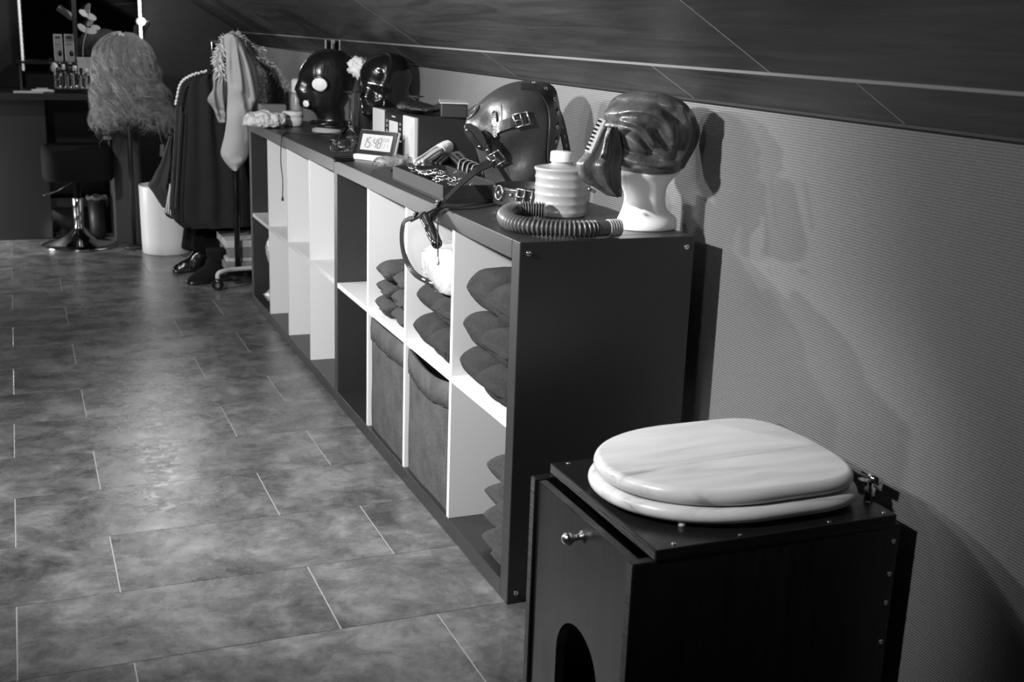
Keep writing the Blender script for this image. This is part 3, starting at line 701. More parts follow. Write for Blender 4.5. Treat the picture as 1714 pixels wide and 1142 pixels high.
# ---- two pens
for k, (u0, v0, u1, v1) in enumerate(((556, 265, 598, 263), (559, 269, 594, 268))):
    a_, c_ = at(u0, v0, TOP+.005), at(u1, v1, TOP+.005); V, F = tubeg([a_, a_+(c_-a_)*.3, a_+(c_-a_)*.7, c_], 0.0045, 14, 10, rf=lambda x: 0.3+0.7*min(1, (1-abs(2*x-1))*6)); tag(link('pen', V, F, M['gloss_black'], None, True), 'slim black pen in front of the glass ashtray, %s' % ['on the ashtray side', 'on the shelf-edge side'][k], 'pen', 'pens by the ashtray')

# ---- digital clock
cA, cB = at(589, 265, TOP), at(660, 273, TOP); wdir = cB-cA; wdir[2] = 0; cw = np.linalg.norm(wdir); ax = wdir/cw; nb = np.array([ax[1], -ax[0], 0]); nb = nb if nb[1] < 0 else -nb
tilt = math.radians(18); upv = np.array([0, 0, 1])*math.cos(tilt)-nb*math.sin(tilt); nf = np.cross(ax, upv); nf = nf if nf@nb > 0 else -nf
cc = (cA+cB)/2; CWd = 0.146; CHt = 0.074
t = thing('digital_clock', (cc[0], cc[1], TOP), 'black framed digital clock on a white foot showing 15:48', 'clock')
V, F = obox(cc+np.array([0, 0, 0.008])-nb*0.012, ax, -nb, np.array([0, 0, 1.]), CWd*0.92, 0.05, 0.0155, 0.003); link('foot', V, F, M['cloth'], t)
ctr = cc+np.array([0, 0, 0.016])+upv*CHt/2-nb*0.008
V, F = obox(ctr-nf*0.006, ax, upv, nf, CWd+0.004, CHt+0.004, 0.010, 0.003); link('casing', V, F, M['silver'], t)
V, F = obox(ctr, ax, upv, nf, CWd, CHt, 0.006, 0.002); fr_ = link('bezel', V, F, M['gloss_black'], t)
V, F = obox(ctr+nf*0.0032-ax*0.000, ax, upv, nf, CWd*0.80, CHt*0.66, 0.0008); sc_ = link('display', V, F, M['lcd'], t)
SEG = {'0': 'abcdef', '1': 'bc', '2': 'abged', '4': 'fgbc', '5': 'afgcd', '8': 'abcdefg'}
def digit(ch, ox, oy, w_, h_, th, mt):
    L = {'a': (0, h_/2, 1), 'g': (0, 0, 1), 'd': (0, -h_/2, 1), 'f': (-w_/2, h_/4, 0), 'b': (w_/2, h_/4, 0), 'e': (-w_/2, -h_/4, 0), 'c': (w_/2, -h_/4, 0)}
    ps = []
    for s_ in SEG[ch]:
        x_, y_, hz = L[s_]; x_ += y_*0.12
        ps.append(obox(ctr+nf*0.0038+ax*(ox+x_)+upv*(oy+y_), ax, upv+(0 if hz else 0.12)*ax, nf, (w_*0.8 if hz else th), (th if hz else h_/2*0.86), 0.0004))
    V, F = join(ps); link('digit', V, F, mt, sc_)
for ch, ox in (('1', -0.045), ('5', -0.0285), ('4', -0.005), ('8', 0.0125)): digit(ch, ox, -0.001, 0.011, 0.030, 0.0026, M['lcd_ink'])
V, F = join([obox(ctr+nf*0.0038+ax*(-0.0165)+upv*y_, ax, upv, nf, 0.0026, 0.0026, 0.0004) for y_ in (0.006, -0.009)]); link('colon', V, F, M['lcd_ink'], sc_)
for ch, ox in (('0', 0.0285), ('0', 0.0375), ('0', 0.0445)): digit(ch, ox, 0.010, 0.0048, 0.011, 0.0009, M['lcd_ink2'])
V, F = join([obox(ctr+nf*0.0038+ax*0.033+upv*y_, ax, upv, nf, 0.0012, 0.0012, 0.0004) for y_ in (0.012, 0.007)]); link('colon', V, F, M['lcd_ink2'], sc_)
for ch, ox in (('2', 0.033), ('1', 0.0425)): digit(ch, ox, -0.009, 0.0055, 0.012, 0.0011, M['lcd_ink2'])
V, F = obox(ctr+nf*0.0037+ax*0.0235, ax, upv, nf, 0.0007, CHt*.62, 0.0003); link('divider_line', V, F, M['lcd_ink2'], sc_)

# ---- compact radio
RX0, RX1, RY0, RY1, RZ = 0.200, 0.400, 1.290, 1.735, TOP+0.136
t = thing('compact_radio', (0.3, 1.5, TOP), 'compact stereo with silver front panels and black casing', 'radio')
box('casing', RX0+0.012, RX1, RY0, RY1, TOP, RZ, M['matte_black'], t, 0.002)
for (ya_, yb_) in ((RY0, RY0+0.115), (RY1-0.13, RY1)): box('speaker_front', RX0, RX0+0.0118, ya_, yb_, TOP, RZ, M['silver'], t, 0.002)
pn = box('control_panel', RX0+0.002, RX0+0.0118, RY0+0.1155, RY1-0.1305, TOP, RZ, M['gloss_black'], t, 0.001)
ym = (RY0+0.1155+RY1-0.1305)/2
box('display', RX0+0.0008, RX0+0.0022, ym-0.045, ym+0.045, RZ-0.066, RZ-0.026, M['pale_card'], pn, 0.0004)
box('brand_plate', RX0+0.001, RX0+0.0022, ym-0.018, ym+0.018, RZ-0.014, RZ-0.010, M['silver'], pn)
box('disc_slot', RX0+0.0008, RX0+0.0022, ym-0.085, ym+0.085, RZ-0.084, RZ-0.079, M['silver'], pn)
for s_ in (-1, 1):
    for k in range(3): box('button', RX0+0.0006, RX0+0.0022, ym+s_*0.07-0.008, ym+s_*0.07+0.008, RZ-0.034-0.015*k, RZ-0.026-0.015*k, M['grey_card'], pn, 0.0005)
tube('antenna', [(RX0+0.03, RY1-0.03, RZ), (RX0+0.03, RY1-0.03, RZ+0.028)], 0.002, M['steel'], t, 2, 8)
# things lying on the radio: black satin eye mask and a flat case
rr = []
for i in range(20):
    q = i/19; c = np.array([0.27, 1.60-0.24*q, RZ]); e_ = math.sin(math.pi*(0.05+.9*q))**.5; ring = []
    for k in range(28):
        t_ = 2*math.pi*k/28; p = c+np.array([0.055*e_*math.cos(t_), 0, 0.018+0.017*e_*math.sin(t_)*(1.3-0.6*q)]); p = p+np.array(noise.noise_vector(Vector(p*30)))*0.006; p[2] = max(p[2], RZ+0.0004); ring.append(p)
    rr.append(ring)
V, F = loftg(rr); t = tag(link('sleep_mask', V, F, M['sequin'], None, True), 'black padded fabric mask lying on top of the stereo', 'eye mask')
V, F = obox((0.345, 1.36, RZ+0.044), np.array([0.95, -.3, 0]), np.array([.3, .95, 0]), np.array([0, 0, 1.]), 0.085, 0.17, 0.004, 0.001); c1 = V, F
V2, F2 = obox((0.345, 1.36, RZ+0.021), np.array([0.95, -.3, 0]), np.array([.3, .95, 0]), np.array([0, 0, 1.]), 0.08, 0.16, 0.0405, 0.004)
t = thing('leather_pouch', (0.345, 1.36, RZ), 'flat black pouch with a pale top edge on the stereo', 'pouch'); link('body', V2, F2, M['matte_black'], t); link('flap', V, F, M['silver'], t)

# ---- ropes
def rope_bundle(name, pts, nst, rad, r, material, label, wraps):
    t = thing(name, (np.mean([p[0] for p in pts]), np.mean([p[1] for p in pts]), TOP), label, 'rope')
    Q = resample(pts, 20); parts = []
    for k in range(nst):
        a_ = 2*math.pi*k/nst*1.0; rr_ = rad*(1.0 if k % 2 else 0.62)
        path = []
        for i, q in enumerate(Q):
            tt = Q[min(i+1, 19)]-Q[max(i-1, 0)]; x_, y_, n_ = basis(tt); sw = 1-0.35*math.exp(-((i-10)/4)**2)+0.12*math.sin(i*.9+k)
            pp = q+(x_*math.cos(a_+i*.05)+y_*math.sin(a_+i*.05))*rr_*sw; pp[2] = max(pp[2], TOP+r); path.append(pp)
        parts.append(tubeg(path, r, 30, 6))
    V, F = join(parts); link('strands', V, F, material, t, True)
    for j in wraps:
        q = Q[j]; tt = Q[j+1]-Q[j-1]; x_, y_, n_ = basis(tt); ps = []
        for d in range(5):
            ps.append(tubeg([q+n_*r*2*(d-2)+(x_*math.cos(b_)+y_*math.sin(b_))*rad*0.92 for b_ in np.linspace(0, 2*math.pi, 13)[:-1]], r, 24, 6, True))
        V, F = join(ps); link('binding', V, F, material, t, True)
    return t
rp = [at(702, 279, TOP+.022), at(722, 262, TOP+.034), at(748, 246, TOP+.052), at(775, 236, TOP+.06), at(792, 248, TOP+.04)]
rope_bundle('rope_hank', rp, 9, 0.017, 0.0042, M['rope_white'], 'hank of white cotton rope beside the black hank', [8, 9])
rp = [at(730, 281, TOP+.02), at(742, 268, TOP+.036), at(762, 264, TOP+.042), at(784, 280, TOP+.03)]
rope_bundle('rope_hank', rp, 8, 0.018, 0.005, M['rope_black'], 'hank of black cotton rope leaning over the tray', [])
# black cage muzzle: domed loops with pale edging
t = thing('wire_muzzle', at(775, 292), 'small black domed cage muzzle with pale edging in front of the ropes', 'muzzle')
c0 = at(774, 290, TOP+.03); c0[0] -= 0.0
for k in range(5):
    o_ = np.array([0.012, -0.022, 0])*k*0.6; pts = [c0+o_+np.array([-0.012, 0.0, -0.008]), c0+o_+np.array([-0.006, 0.006, 0.028-0.003*k]), c0+o_+np.array([0.012, 0.008, 0.034-0.003*k]), c0+o_+np.array([0.028, 0.004, 0.024-.003*k]), c0+o_+np.array([0.034, -0.004, -0.006])]
    tube('band', pts, 0.0045, M['matte_black'], t, 20, 6); tube('piping', [p+np.array([-.002, -.004, .0025]) for p in pts], 0.0008, M['silver'], t, 20, 5)

# ---- black tray with metal bits
tA, tB = at(657, 303), at(741, 340); ty = tB-tA; ty[2] = 0; tl = np.linalg.norm(ty); ty = ty/tl; tx = np.array([-ty[1], ty[0], 0]); tx = tx if tx[0] > 0 else -tx
TW = 0.15; tc0 = (tA+tB)/2+tx*TW/2; tc0[2] = TOP; zz = np.array([0, 0, 1.])
t = thing('bits_tray', tc0, 'black rectangular tray holding metal clips and chain at the shelf edge', 'tray')
V, F = obox(tc0+zz*0.0025, ty, tx, zz, tl, TW, 0.005, 0.001); link('base', V, F, M['matte_black'], t)
for s_ in (-1, 1):
    V, F = obox(tc0+tx*s_*(TW/2-.003)+zz*0.0225, ty, tx, zz, tl, 0.006, 0.035, 0.0012); link('side', V, F, M['matte_black'], t)
    V, F = obox(tc0+ty*s_*(tl/2-.003)+zz*0.0225, ty, tx, zz, 0.006, TW-0.0125, 0.035, 0.0012); link('side', V, F, M['matte_black'], t)
# chain: links as one counted thing with link parts
t = thing('chain', tc0+zz*0.006, 'coiled steel chain in the black tray', 'chain')
lk = []
cp = resample([tc0+ty*(tl*f_)+tx*(TW*g_)+zz*(0.030+0.004*((i*7) % 3)) for i, (f_, g_) in enumerate(((-.38, -.2), (-.22, .2), (-.1, -.25), (.02, .15), (.12, -.3), (.26, .1), (.36, -.25), (.4, .1)))], 46)
for i in range(len(cp)):
    d = cp[min(i+1, 45)]-cp[max(i-1, 0)]; a_, b_, n_ = basis(d); roll = (i % 2)*math.pi/2; x_ = a_*math.cos(roll)+b_*math.sin(roll)
    V, F = tubeg([cp[i]+n_*0.0085*math.cos(q)+x_*0.0048*math.sin(q) for q in np.linspace(0, 2*math.pi, 9)[:-1]], 0.0014, 12, 5, True); link('link', V, F, M['steel'], t, True)
for k in range(7):
    p = tc0+ty*random.uniform(-.4, .42)*tl+tx*random.uniform(-.35, .35)*TW+zz*0.034; a_ = random.uniform(0, 3); d = np.array([math.cos(a_), math.sin(a_), random.uniform(-.1, .35)])
    t = thing('metal_clip', p, 'small chromed clip lying among the chain in the black tray', 'clip', 'clips in the black tray')
    x_, y_, n_ = basis(d)
    V, F = join([tubeg([p-d*.018, p, p+d*.016], 0.0028, 8, 6, rf=lambda q: 0.6+.6*math.sin(math.pi*q))]); link('jaw', V, F, M['steel'], t, True)
    V, F = tubeg([p+d*.022+(x_*math.cos(q)+d*math.sin(q))*.007 for q in np.linspace(0, 2*math.pi, 9)[:-1]], 0.0014, 14, 5, True); link('ring', V, F, M['steel'], t, True)
# ---- clear crumpled film
rr = []
f0, f1 = at(622, 281), at(694, 272)
for i in range(24):
    q = i/23; c = f0+(f1-f0)*q; e_ = math.sin(math.pi*(0.06+.88*q))**.6; ring = []
    for k in range(24):
        t_ = 2*math.pi*k/24; p = np.array([c[0], c[1], TOP+0.013])+np.array([0.3, 0.95, 0])*0.05*e_*math.cos(t_)+np.array([0, 0, 0.013*e_*math.sin(t_)]); p = p+np.array(noise.noise_vector(Vector(p*40)))*0.012; p[2] = max(p[2], TOP+.0003); ring.append(p)
    rr.append(ring)
V, F = loftg(rr); tag(link('clear_film', V, F, M['film'], None, True), 'crumpled clear plastic film in front of the digital clock', 'film')
t = tag(tube('small_cable', [at(655, 285, TOP+.004), at(665, 279, TOP+.006), at(680, 277, TOP+.006), at(692, 281, TOP+.004), at(676, 284, TOP+.004), at(660, 289, TOP+.004)], 0.004, M['gloss_black'], None, 40, 8), 'short black cable beside the tray', 'cable')

# ================================================================== LEATHER HOOD (mask 3)
b3 = np.array([0.262, 0.655, TOP]); s3 = 1.0; A3 = math.radians(186)
t = thing('leather_hood', b3, 'black leather hood with straps, roller buckles and laced back', 'hood')
Vn, Fn = latheg([(0.060, 0), (0.064, 0.004), (0.062, 0.02), (0.055, 0.05), (0.055, 0.1)], b3, seg=40); link('head_stand', Vn, Fn, M['matte_black'], t, True)
rg = [(0.030, -0.008, 0.088, 0.082, 0.080), (0.050, -0.005, 0.090, 0.086, 0.082), (0.085, 0.0, 0.100, 0.094, 0.086), (0.120, 0.0, 0.108, 0.102, 0.089), (0.155, 0.0, 0.115, 0.108, 0.090), (0.190, 0.0, 0.113, 0.110, 0.088),
      (0.215, 0.0, 0.102, 0.108, 0.084), (0.240, -0.004, 0.082, 0.100, 0.076), (0.258, -0.012, 0.058, 0.085, 0.062), (0.270, -0.022, 0.034, 0.058, 0.042), (0.276, -0.03, 0.012, 0.02, 0.014)]
Vm, Fm = head_loft(rg, b3, A3, bumps=[(0.115, 0, 0.170, 0.022, 0.022), (0.10, 0.04, 0.20, 0.02, -0.010), (0.10, 0, 0.225, 0.03, 0.008), (0.05, .08, .1, .03, -.010), (0.05, -.08, .1, .03, -.010), (-.02, .09, .15, .03, .006), (.0, .09, .06, .03, .008)], noise_amp=0.007, noise_scale=11, seed=5)
hood = link('hood', Vm, Fm, M['leather'], t, True); bv = bvh_of(Vm, Fm)
def surf(us, off):
    P, N = [], []
    for u, v in us:
        h_ = hit(bv, u, v, off)
        if h_: P.append(h_[0]); N.append(h_[1])
    return P, N
# moulded eye ring at the muzzle
h_ = hit(bv, 792, 188, 0.0)
if h_:
    for q, (ra, rb) in enumerate(((0.011, 0.020), (0.006, 0.012))):
        V, F = ring_on(h_[0], h_[1], ra, rb, 0.0026); link('moulded_ring', V, F, M['leather'], hood, True)
# cheek strap from the muzzle pad to the roller buckle
P, N = surf([(803+77*q/14, 232-31*(1-(1-q/14)**1.7)) for q in range(15)], 0.0045)
if len(P) > 2: st = strap('cheek_strap', P, N, 0.024, 0.0045, M['strap'], t, 40)
P, N = surf(((772, 214), (782, 222), (795, 229), (806, 232)), 0.006)
# muzzle pad standing proud of the face
pc = ony(795, 230, b3[1]-0.088); a_ = np.array([-.25, -.93, .25]); a_ /= np.linalg.norm(a_); x_, y_, n_ = basis(a_)
out = []
for k in range(28):
    q = 2*math.pi*k/28; out.append((0.020*math.cos(q)*(1.0 if math.cos(q) > 0 else .7), 0.038*math.sin(q)))
rot_ = math.radians(38); rr = []
for (off, sc2) in ((-.005, .93), (-.002, 1), (.002, 1), (.004, .93)):
    rr.append([pc+n_*off+(x_*(c*math.cos(rot_)-s_*math.sin(rot_))+y_*(c*math.sin(rot_)+s_*math.cos(rot_)))*sc2 for c, s_ in out])
V, F = loftg(rr); pad = link('muzzle_pad', V, F, M['strap'], t)
rl = []
for s_ in (-1, 1):
    q = pc+n_*0.006+(x_*(-.006*math.cos(rot_)-s_*.024*math.sin(rot_))+y_*(-.006*math.sin(rot_)+s_*.024*math.cos(rot_))); rl.append(q)
    V, F = rivetg(q, n_, 0.004); link('rivet', V, F, M['steel'], pad, True)
V, F = strapg([rl[0]-n_*.002, (rl[0]+rl[1])/2+n_*.001-x_*.004, rl[1]-n_*.002], [n_]*3, 0.013, 0.003, 12); link('strap_loop', V, F, M['strap'], pad)
def buck(u, v, u2, v2, wl, wh, r, name='buckle', off=0.006):
    a_, c_ = hit(bv, u, v, off), hit(bv, u2, v2, off)
    if a_ and c_:
        V, F = buckleg(a_[0], a_[1], c_[0]-a_[0], wl, wh, r); link(name, V, F, M['steel'], t, True); return a_
    return None
buck(872, 200, 862, 203, 0.034, 0.030, 0.0026)
P, N = surf(((829, 188), (829, 205), (830, 228)), 0.007)
if len(P) == 3:
    strap('strap_keeper', P, N, 0.011, 0.003, M['strap'], t, 12)
    for k in (0, 2): V, F = rivetg(P[k]+N[k]*.001, N[k], 0.0036); link('rivet', V, F, M['steel'], t, True)
buck(832, 263, 822, 270, 0.032, 0.030, 0.0026, off=0.012)
h_ = hit(bv, 818, 250, 0.004)
if h_:
    V, F = obox(h_[0], *basis(h_[1]), 0.012, 0.02, 0.004, 0.001); link('buckle_tab', V, F, M['strap'], t); V, F = rivetg(h_[0]+h_[1]*.002, h_[1], 0.0036); link('rivet', V, F, M['steel'], t, True)
# stitched side seam
P, N = surf(((838, 150), (839, 175), (840, 205), (841, 240), (846, 270), (853, 295)), 0.0004)
if len(P) > 3: strap('seam', P, N, 0.0012, 0.0010, M['matte_black'], t, 30)
# lacing facing and eyelets at the back
P, N = surf(((872, 146), (893, 147), (908, 156), (918, 172), (923, 195), (923, 220), (921, 245), (919, 270)), 0.0025)
if len(P) > 4: strap('lacing_facing', P, N, 0.026, 0.004, M['strap'], t, 34)
ey = []
for (u, v) in ((893, 141), (912, 150), (926, 167), (931, 190), (930, 213), (928, 237)):
    h_ = hit(bv, u, v, 0.0045)
    if h_:
        V, F = ring_on(h_[0], h_[1], 0.0042, 0.0042, 0.0014, seg=16, ts=6); link('eyelet', V, F, M['steel'], t, True); ey.append(h_[0])
bk = np.array([-math.cos(A3), -math.sin(A3), 0])
lace = []
for i in range(len(ey)):
    lace += [ey[i], ey[i]+bk*0.02+np.array([0, 0.03, -0.006])]
if len(lace) > 3: tube('lace', lace, 0.0016, M['matte_black'], t, 60, 6)
# back strap with slots hanging behind
pts = [b3+bk*0.085+np.array([0, 0.0, 0.235]), b3+bk*0.112+np.array([0, -.01, 0.19]), b3+bk*0.128+np.array([0, -.02, 0.13]), b3+bk*0.136+np.array([0, -.035, 0.07]), b3+bk*0.138+np.array([0, -.05, 0.02])]
pts = [np.array([min(p[0], W-.008), p[1], p[2]]) for p in pts]; nr = [bk*.4+np.array([0, -.9, .1])]*5
bs = strap('back_strap', pts, nr, 0.024, 0.0035, M['strap'], t, 24)
Q = resample(pts, 12)
for i in range(4, 11):
    d = Q[i]-Q[i-1]; d /= np.linalg.norm(d); n_ = nr[0]-d*(nr[0]@d); n_ /= np.linalg.norm(n_); V, F = obox(Q[i]+n_*0.0018, d, np.cross(n_, d), n_, 0.008, 0.003, 0.0006); link('slot', V, F, M['silver'], bs)

# ================================================================== STRAP GAG hanging over the shelf edge
t = thing('gag_harness', at(745, 335), 'leather strap harness with a black moulded plug hanging over the shelf edge', 'harness')
h_ = hit(bv, 826, 268, 0.014); p0 = h_[0] if h_ else onx(826, 268, .12)
e1 = onx(742, 338, -0.006); e2 = onx(722, 350, -0.014); e3 = onx(690, 366, -0.022)
nv = np.array([-.55, -.5, .67])
strap('long_strap', [p0, p0+(e1-p0)*.33+np.array([0, 0, .010]), p0+(e1-p0)*.66+np.array([0, 0, .008]), e1], [np.array([-.35, -.85, .4]), np.array([-.45, -.7, .55]), nv, nv], 0.022, 0.0035, M['strap'], t, 30, lambda q: 1.05-0.55*q)
strap('gag_bar', [e1, e2, e3], [nv]*3, 0.018, 0.006, M['strap'], t, 10)
for (u, v) in ((735, 342), (697, 361)):
    p = onx(u, v, -0.022); d = e3-e1; d /= np.linalg.norm(d); V, F = obox(p, d, np.cross(nv/np.linalg.norm(nv), d), nv/np.linalg.norm(nv), 0.006, 0.022, 0.012, 0.002); link('keeper', V, F, M['gloss_black'], t)
    V, F = rivetg(p+nv*.010, nv, 0.004); link('rivet', V, F, M['steel'], t, True)
lp = [onx(690, 365, -0.024), onx(678, 370, -0.03), onx(673, 385, -0.034), onx(673, 410, -0.034), onx(680, 436, -0.028), onx(694, 458, -0.012), onx(716, 472, 0.010), onx(738, 480, 0.03), onx(757, 486, 0.045)]
ln = [nv, np.array([-.8, -.3, .5]), np.array([-.9, -.3, .1]), np.array([-.9, -.3, 0]), np.array([-.8, -.4, .3]), np.array([-.5, -.5, .7]), np.array([-.3, -.5, .8]), np.array([-.3, -.5, .8]), np.array([-.3, -.5, .8])]
ls = strap('hanging_strap', lp, ln, 0.013, 0.003, M['strap'], t, 60)
Q = resample(lp, 60); N = resample(ln, 60)
for i in (42, 46, 50, 54, 57):
    d = Q[i+1]-Q[i-1]; d /= np.linalg.norm(d); n_ = N[i]-d*(N[i]@d); n_ /= np.linalg.norm(n_); V, F = obox(Q[i]+n_*0.0016, d, np.cross(n_, d), n_, 0.010, 0.003, 0.0006); link('slot', V, F, M['cloth'], ls)
pa, pb = onx(711, 362, -0.022), onx(733, 412, -0.03)
tube('plug', [pa, pa+(pb-pa)*.35, pa+(pb-pa)*.7, pb], 0.0135, M['latex2'], t, 26, 16, rf=lambda q: (0.95+0.05*math.sin(q*14))*(1 if q < .85 else math.sqrt(max(.03, 1-((q-.85)/.16)**2))))

# thin cords with tips
pts = [at(860, 330, TOP+.002), at(835, 340, TOP+.002), at(800, 348, TOP+.002), at(770, 350, TOP+.002), at(748, 350, TOP+.003), onx(736, 357, -.006), onx(733, 372, -.010), onx(733, 400, -.036), onx(733, 430, -.036)]
t = thing('tipped_cord', at(800, 348), 'thin black cord with a metal tip hanging below the plug', 'cord')
tube('cord', pts, 0.0016, M['matte_black'], t, 60, 6); lathe('tip', [(0.0018, 0.0), (0.0042, -0.014), (0.0036, -0.018), (0.0001, -0.0185)], onx(733, 430, -.036), M['silver'], t, seg=12)
pts = [at(600, 226, TOP+.002), at(560, 224, TOP+.002), at(520, 224, TOP+.002), at(482, 222.5, TOP+.002), at(474, 225, TOP+.003), onx(471, 235, -.004), onx(470, 270, -.006), onx(473, 300, -.006), onx(473, 328, -.006)]
t = thing('tipped_cord', at(520, 224), 'thin dark cord with a small tip hanging in front of the empty cells', 'cord')
tube('cord', pts, 0.0018, M['matte_black'], t, 60, 6); lathe('tip', [(0.0018, 0.0), (0.0048, -0.012), (0.0042, -0.018), (0.0001, -0.0185)], onx(473, 328, -.006), M['matte_black'], t, seg=12)

# ================================================================== COLLAR, CANISTER, HOSE
cc = np.array([0.216, 0.478, TOP]); cr = 0.074
t = thing('leather_collar', cc, 'wide black leather collar with a D-ring and buckle behind the canister', 'collar')
prof = [(cr, 0.0), (cr+.004, 0.001), (cr+.005, 0.006), (cr+.004, 0.010), (cr+.0055, 0.022), (cr+.004, 0.034), (cr+.005, 0.038), (cr+.004, 0.044), (cr, 0.045), (cr-.002, 0.044), (cr-.002, 0.001), (cr, 0)]
V, F = latheg(prof, cc, seg=56); F = F[:-2]; cb_ = link('band', V, F, M['strap'], t, True); bvc = bvh_of(V, F)
h_ = hit(bvc, 838, 323, 0.005)
if h_:
    V, F = ring_on(h_[0], h_[1], 0.013, 0.016, 0.0024); link('d_ring', V, F, M['steel'], t, True); V, F = rivetg(h_[0], h_[1], 0.005); link('rivet', V, F, M['steel'], t, True)
h_ = hit(bvc, 856, 327, 0.003)
if h_: V, F = rivetg(h_[0], h_[1], 0.004); link('rivet', V, F, M['steel'], t, True)
h_, h2 = hit(bvc, 877, 331, 0.006), hit(bvc, 866, 329, 0.006)
if h_ and h2: V, F = buckleg(h_[0], h_[1], h2[0]-h_[0], 0.034, 0.034, 0.0024); link('buckle', V, F, M['steel'], t, True)

pc = at(937, 359); pc[2] = TOP
t = thing('filter_canister', pc, 'pale ribbed gas mask filter canister with a screw cap', 'canister')
cr = 0.0575; hh = 0.104; prof = [(cr*.96, 0), (cr, 0.003)]
for k in range(5):
    z0 = 0.010+k*0.0185; prof += [(cr, z0-.0035), (cr+.0010, z0-.0012), (cr+.0010, z0+.0012), (cr, z0+.0035), (cr-.0003, z0+.008)]
prof += [(cr, hh-.008), (cr+.0035, hh-.003), (cr+.0035, hh), (cr-.002, hh+.002), (cr-.006, hh), (0.032, hh+.006), (0.024, hh+.009), (0.0235, hh+.022)]
lathe('body', prof, pc, M['canister'], t, seg=56)
kn = []
for k in range(48): pass
lathe('screw_cap', [(0.0262, hh+.0135), (0.0268, hh+.016), (0.0262, hh+.033), (0.0245, hh+.0355), (0.0001, hh+.036)], pc, M['cap'], t, seg=40)

hz = 0.0185
hp = [at(912, 352, TOP+hz), at(885, 351, TOP+hz), at(860, 352, TOP+hz), at(846, 360, TOP+hz), at(853, 371, TOP+hz), at(880, 378, TOP+hz), at(920, 382, TOP+hz), at(960, 384, TOP+hz), at(998, 383, TOP+hz)]
t = thing('breathing_hose', at(920, 390), 'grey corrugated breathing hose curled around the canister foot', 'hose')
tube('corrugated_tube', hp, 0.0155, M['hose'], t, 560, 20, rf=lambda q: 1+0.17*math.sin(q*2*math.pi*46))
e_ = hp[-1]; d = at(1040, 381, TOP+hz)-e_; d[2] = 0; d /= np.linalg.norm(d)
tube('cuff', [e_, e_+d*0.014, e_+d*0.028], 0.0158, M['hose'], t, 8, 20)
tube('threaded_connector', [e_+d*0.026, e_+d*0.04, e_+d*0.053], 0.0172, M['canister'], t, 60, 24, rf=lambda q: 1+0.05*math.sin(q*2*math.pi*5))

# ================================================================== WHITE HEAD STAND WITH RUBBER GAS HOOD (mask 4)
YH = 0.115
t = thing('draped_hood_stand', np.array([0.325, YH, TOP]), 'wrinkled grey rubber hood pulled over a white polystyrene head', 'mask')
rows_ = [(284, 1040, 1134), (289, 1032, 1133), (297, 1033, 1124), (310, 1043, 1113), (325, 1049, 1109), (340, 1048, 1109), (352, 1044, 1114), (362, 1039, 1126), (368, 1037, 1127.5), (384, 1035, 1127)]
rr = []
for i, (v, a_, c_) in enumerate(smooth_rows(rows_, 44)):
    L, Rr = ony(a_, v, YH), ony(c_, v, YH); cx, hx = (L[0]+Rr[0])/2, (Rr[0]-L[0])/2; z = max(TOP, (L[2]+Rr[2])/2)
    hy = 0.045+0.012*math.exp(-((v-375)/14)**2)+0.01*math.exp(-((v-284)/12)**2)
    rr.append([np.array([cx+hx*math.cos(q), YH+hy*math.sin(q), z]) for q in np.linspace(0, 2*math.pi, 49)[:-1]])
rr.append([np.array([p[0], p[1], TOP]) for p in rr[-1]])
V, F = loftg(rr); link('head_stand', V, F, M['foam'], t, True)
rows_ = [(153, 1072, 1098), (157, 1054, 1116), (167, 1038, 1137), (182, 1026, 1150), (202, 1017, 1159), (225, 1013, 1161), (245, 1014, 1156), (262, 1018, 1147), (276, 1028, 1138), (286, 1040, 1126)]
def fold_line(px): return resample([ony(u, v, YH-0.06)[[0, 2]].tolist()+[0] for u, v in px], 40)[:, :2]
FOLDS = [(fold_line([(1030, 232), (1037, 255), (1058, 270), (1090, 276), (1125, 272)]), 0.006), (fold_line([(1038, 226), (1046, 246), (1066, 259), (1095, 266)]), -0.004),
         (fold_line([(1042, 212), (1058, 214), (1072, 230), (1082, 252)]), -0.006), (fold_line([(1046, 222), (1060, 236), (1078, 252)]), 0.005), (fold_line([(1052, 206), (1072, 216), (1086, 240)]), 0.005),
         (fold_line([(1090, 222), (1100, 234), (1110, 246)]), -0.006), (fold_line([(1040, 196), (1062, 186), (1090, 190), (1110, 210), (1116, 240)]), 0.005), (fold_line([(1036, 184), (1060, 172), (1092, 174), (1118, 192)]), -0.005),
         (fold_line([(1130, 176), (1136, 200), (1146, 215), (1140, 245), (1130, 262)]), 0.005), (fold_line([(1124, 200), (1126, 230), (1118, 262)]), -0.004)]
rr = []; nr_ = 90; sg_ = 150
for i, (v, a_, c_) in enumerate(smooth_rows(rows_, nr_)):
    L, Rr = ony(a_, v, YH), ony(c_, v, YH); cx, hx = (L[0]+Rr[0])/2, (Rr[0]-L[0])/2; z = (L[2]+Rr[2])/2; ring = []
    for k in range(sg_):
        q = 2*math.pi*k/sg_; p = np.array([cx+hx*math.cos(q), YH+min(0.082, hx*1.05)*math.sin(q), z])
        d = np.array([math.cos(q), math.sin(q), 0])
        fold = 0.0
        if math.sin(q) < 0.2:
            for C_, am in FOLDS:
                d2 = np.min((C_[:, 0]-p[0])**2+(C_[:, 1]-z)**2); fold += 1.5*am*math.exp(-d2/(2*0.0048**2))
        p = p+d*(fold+0.0025*noise.noise(Vector(p*45))+0.008*noise.noise(Vector(p*13)))
        p[0] = min(p[0], W-0.004); ring.append(p)
    rr.append(ring)
V, F = loftg(rr); link('hood', V, F, M['grey_rubber'], t, True)
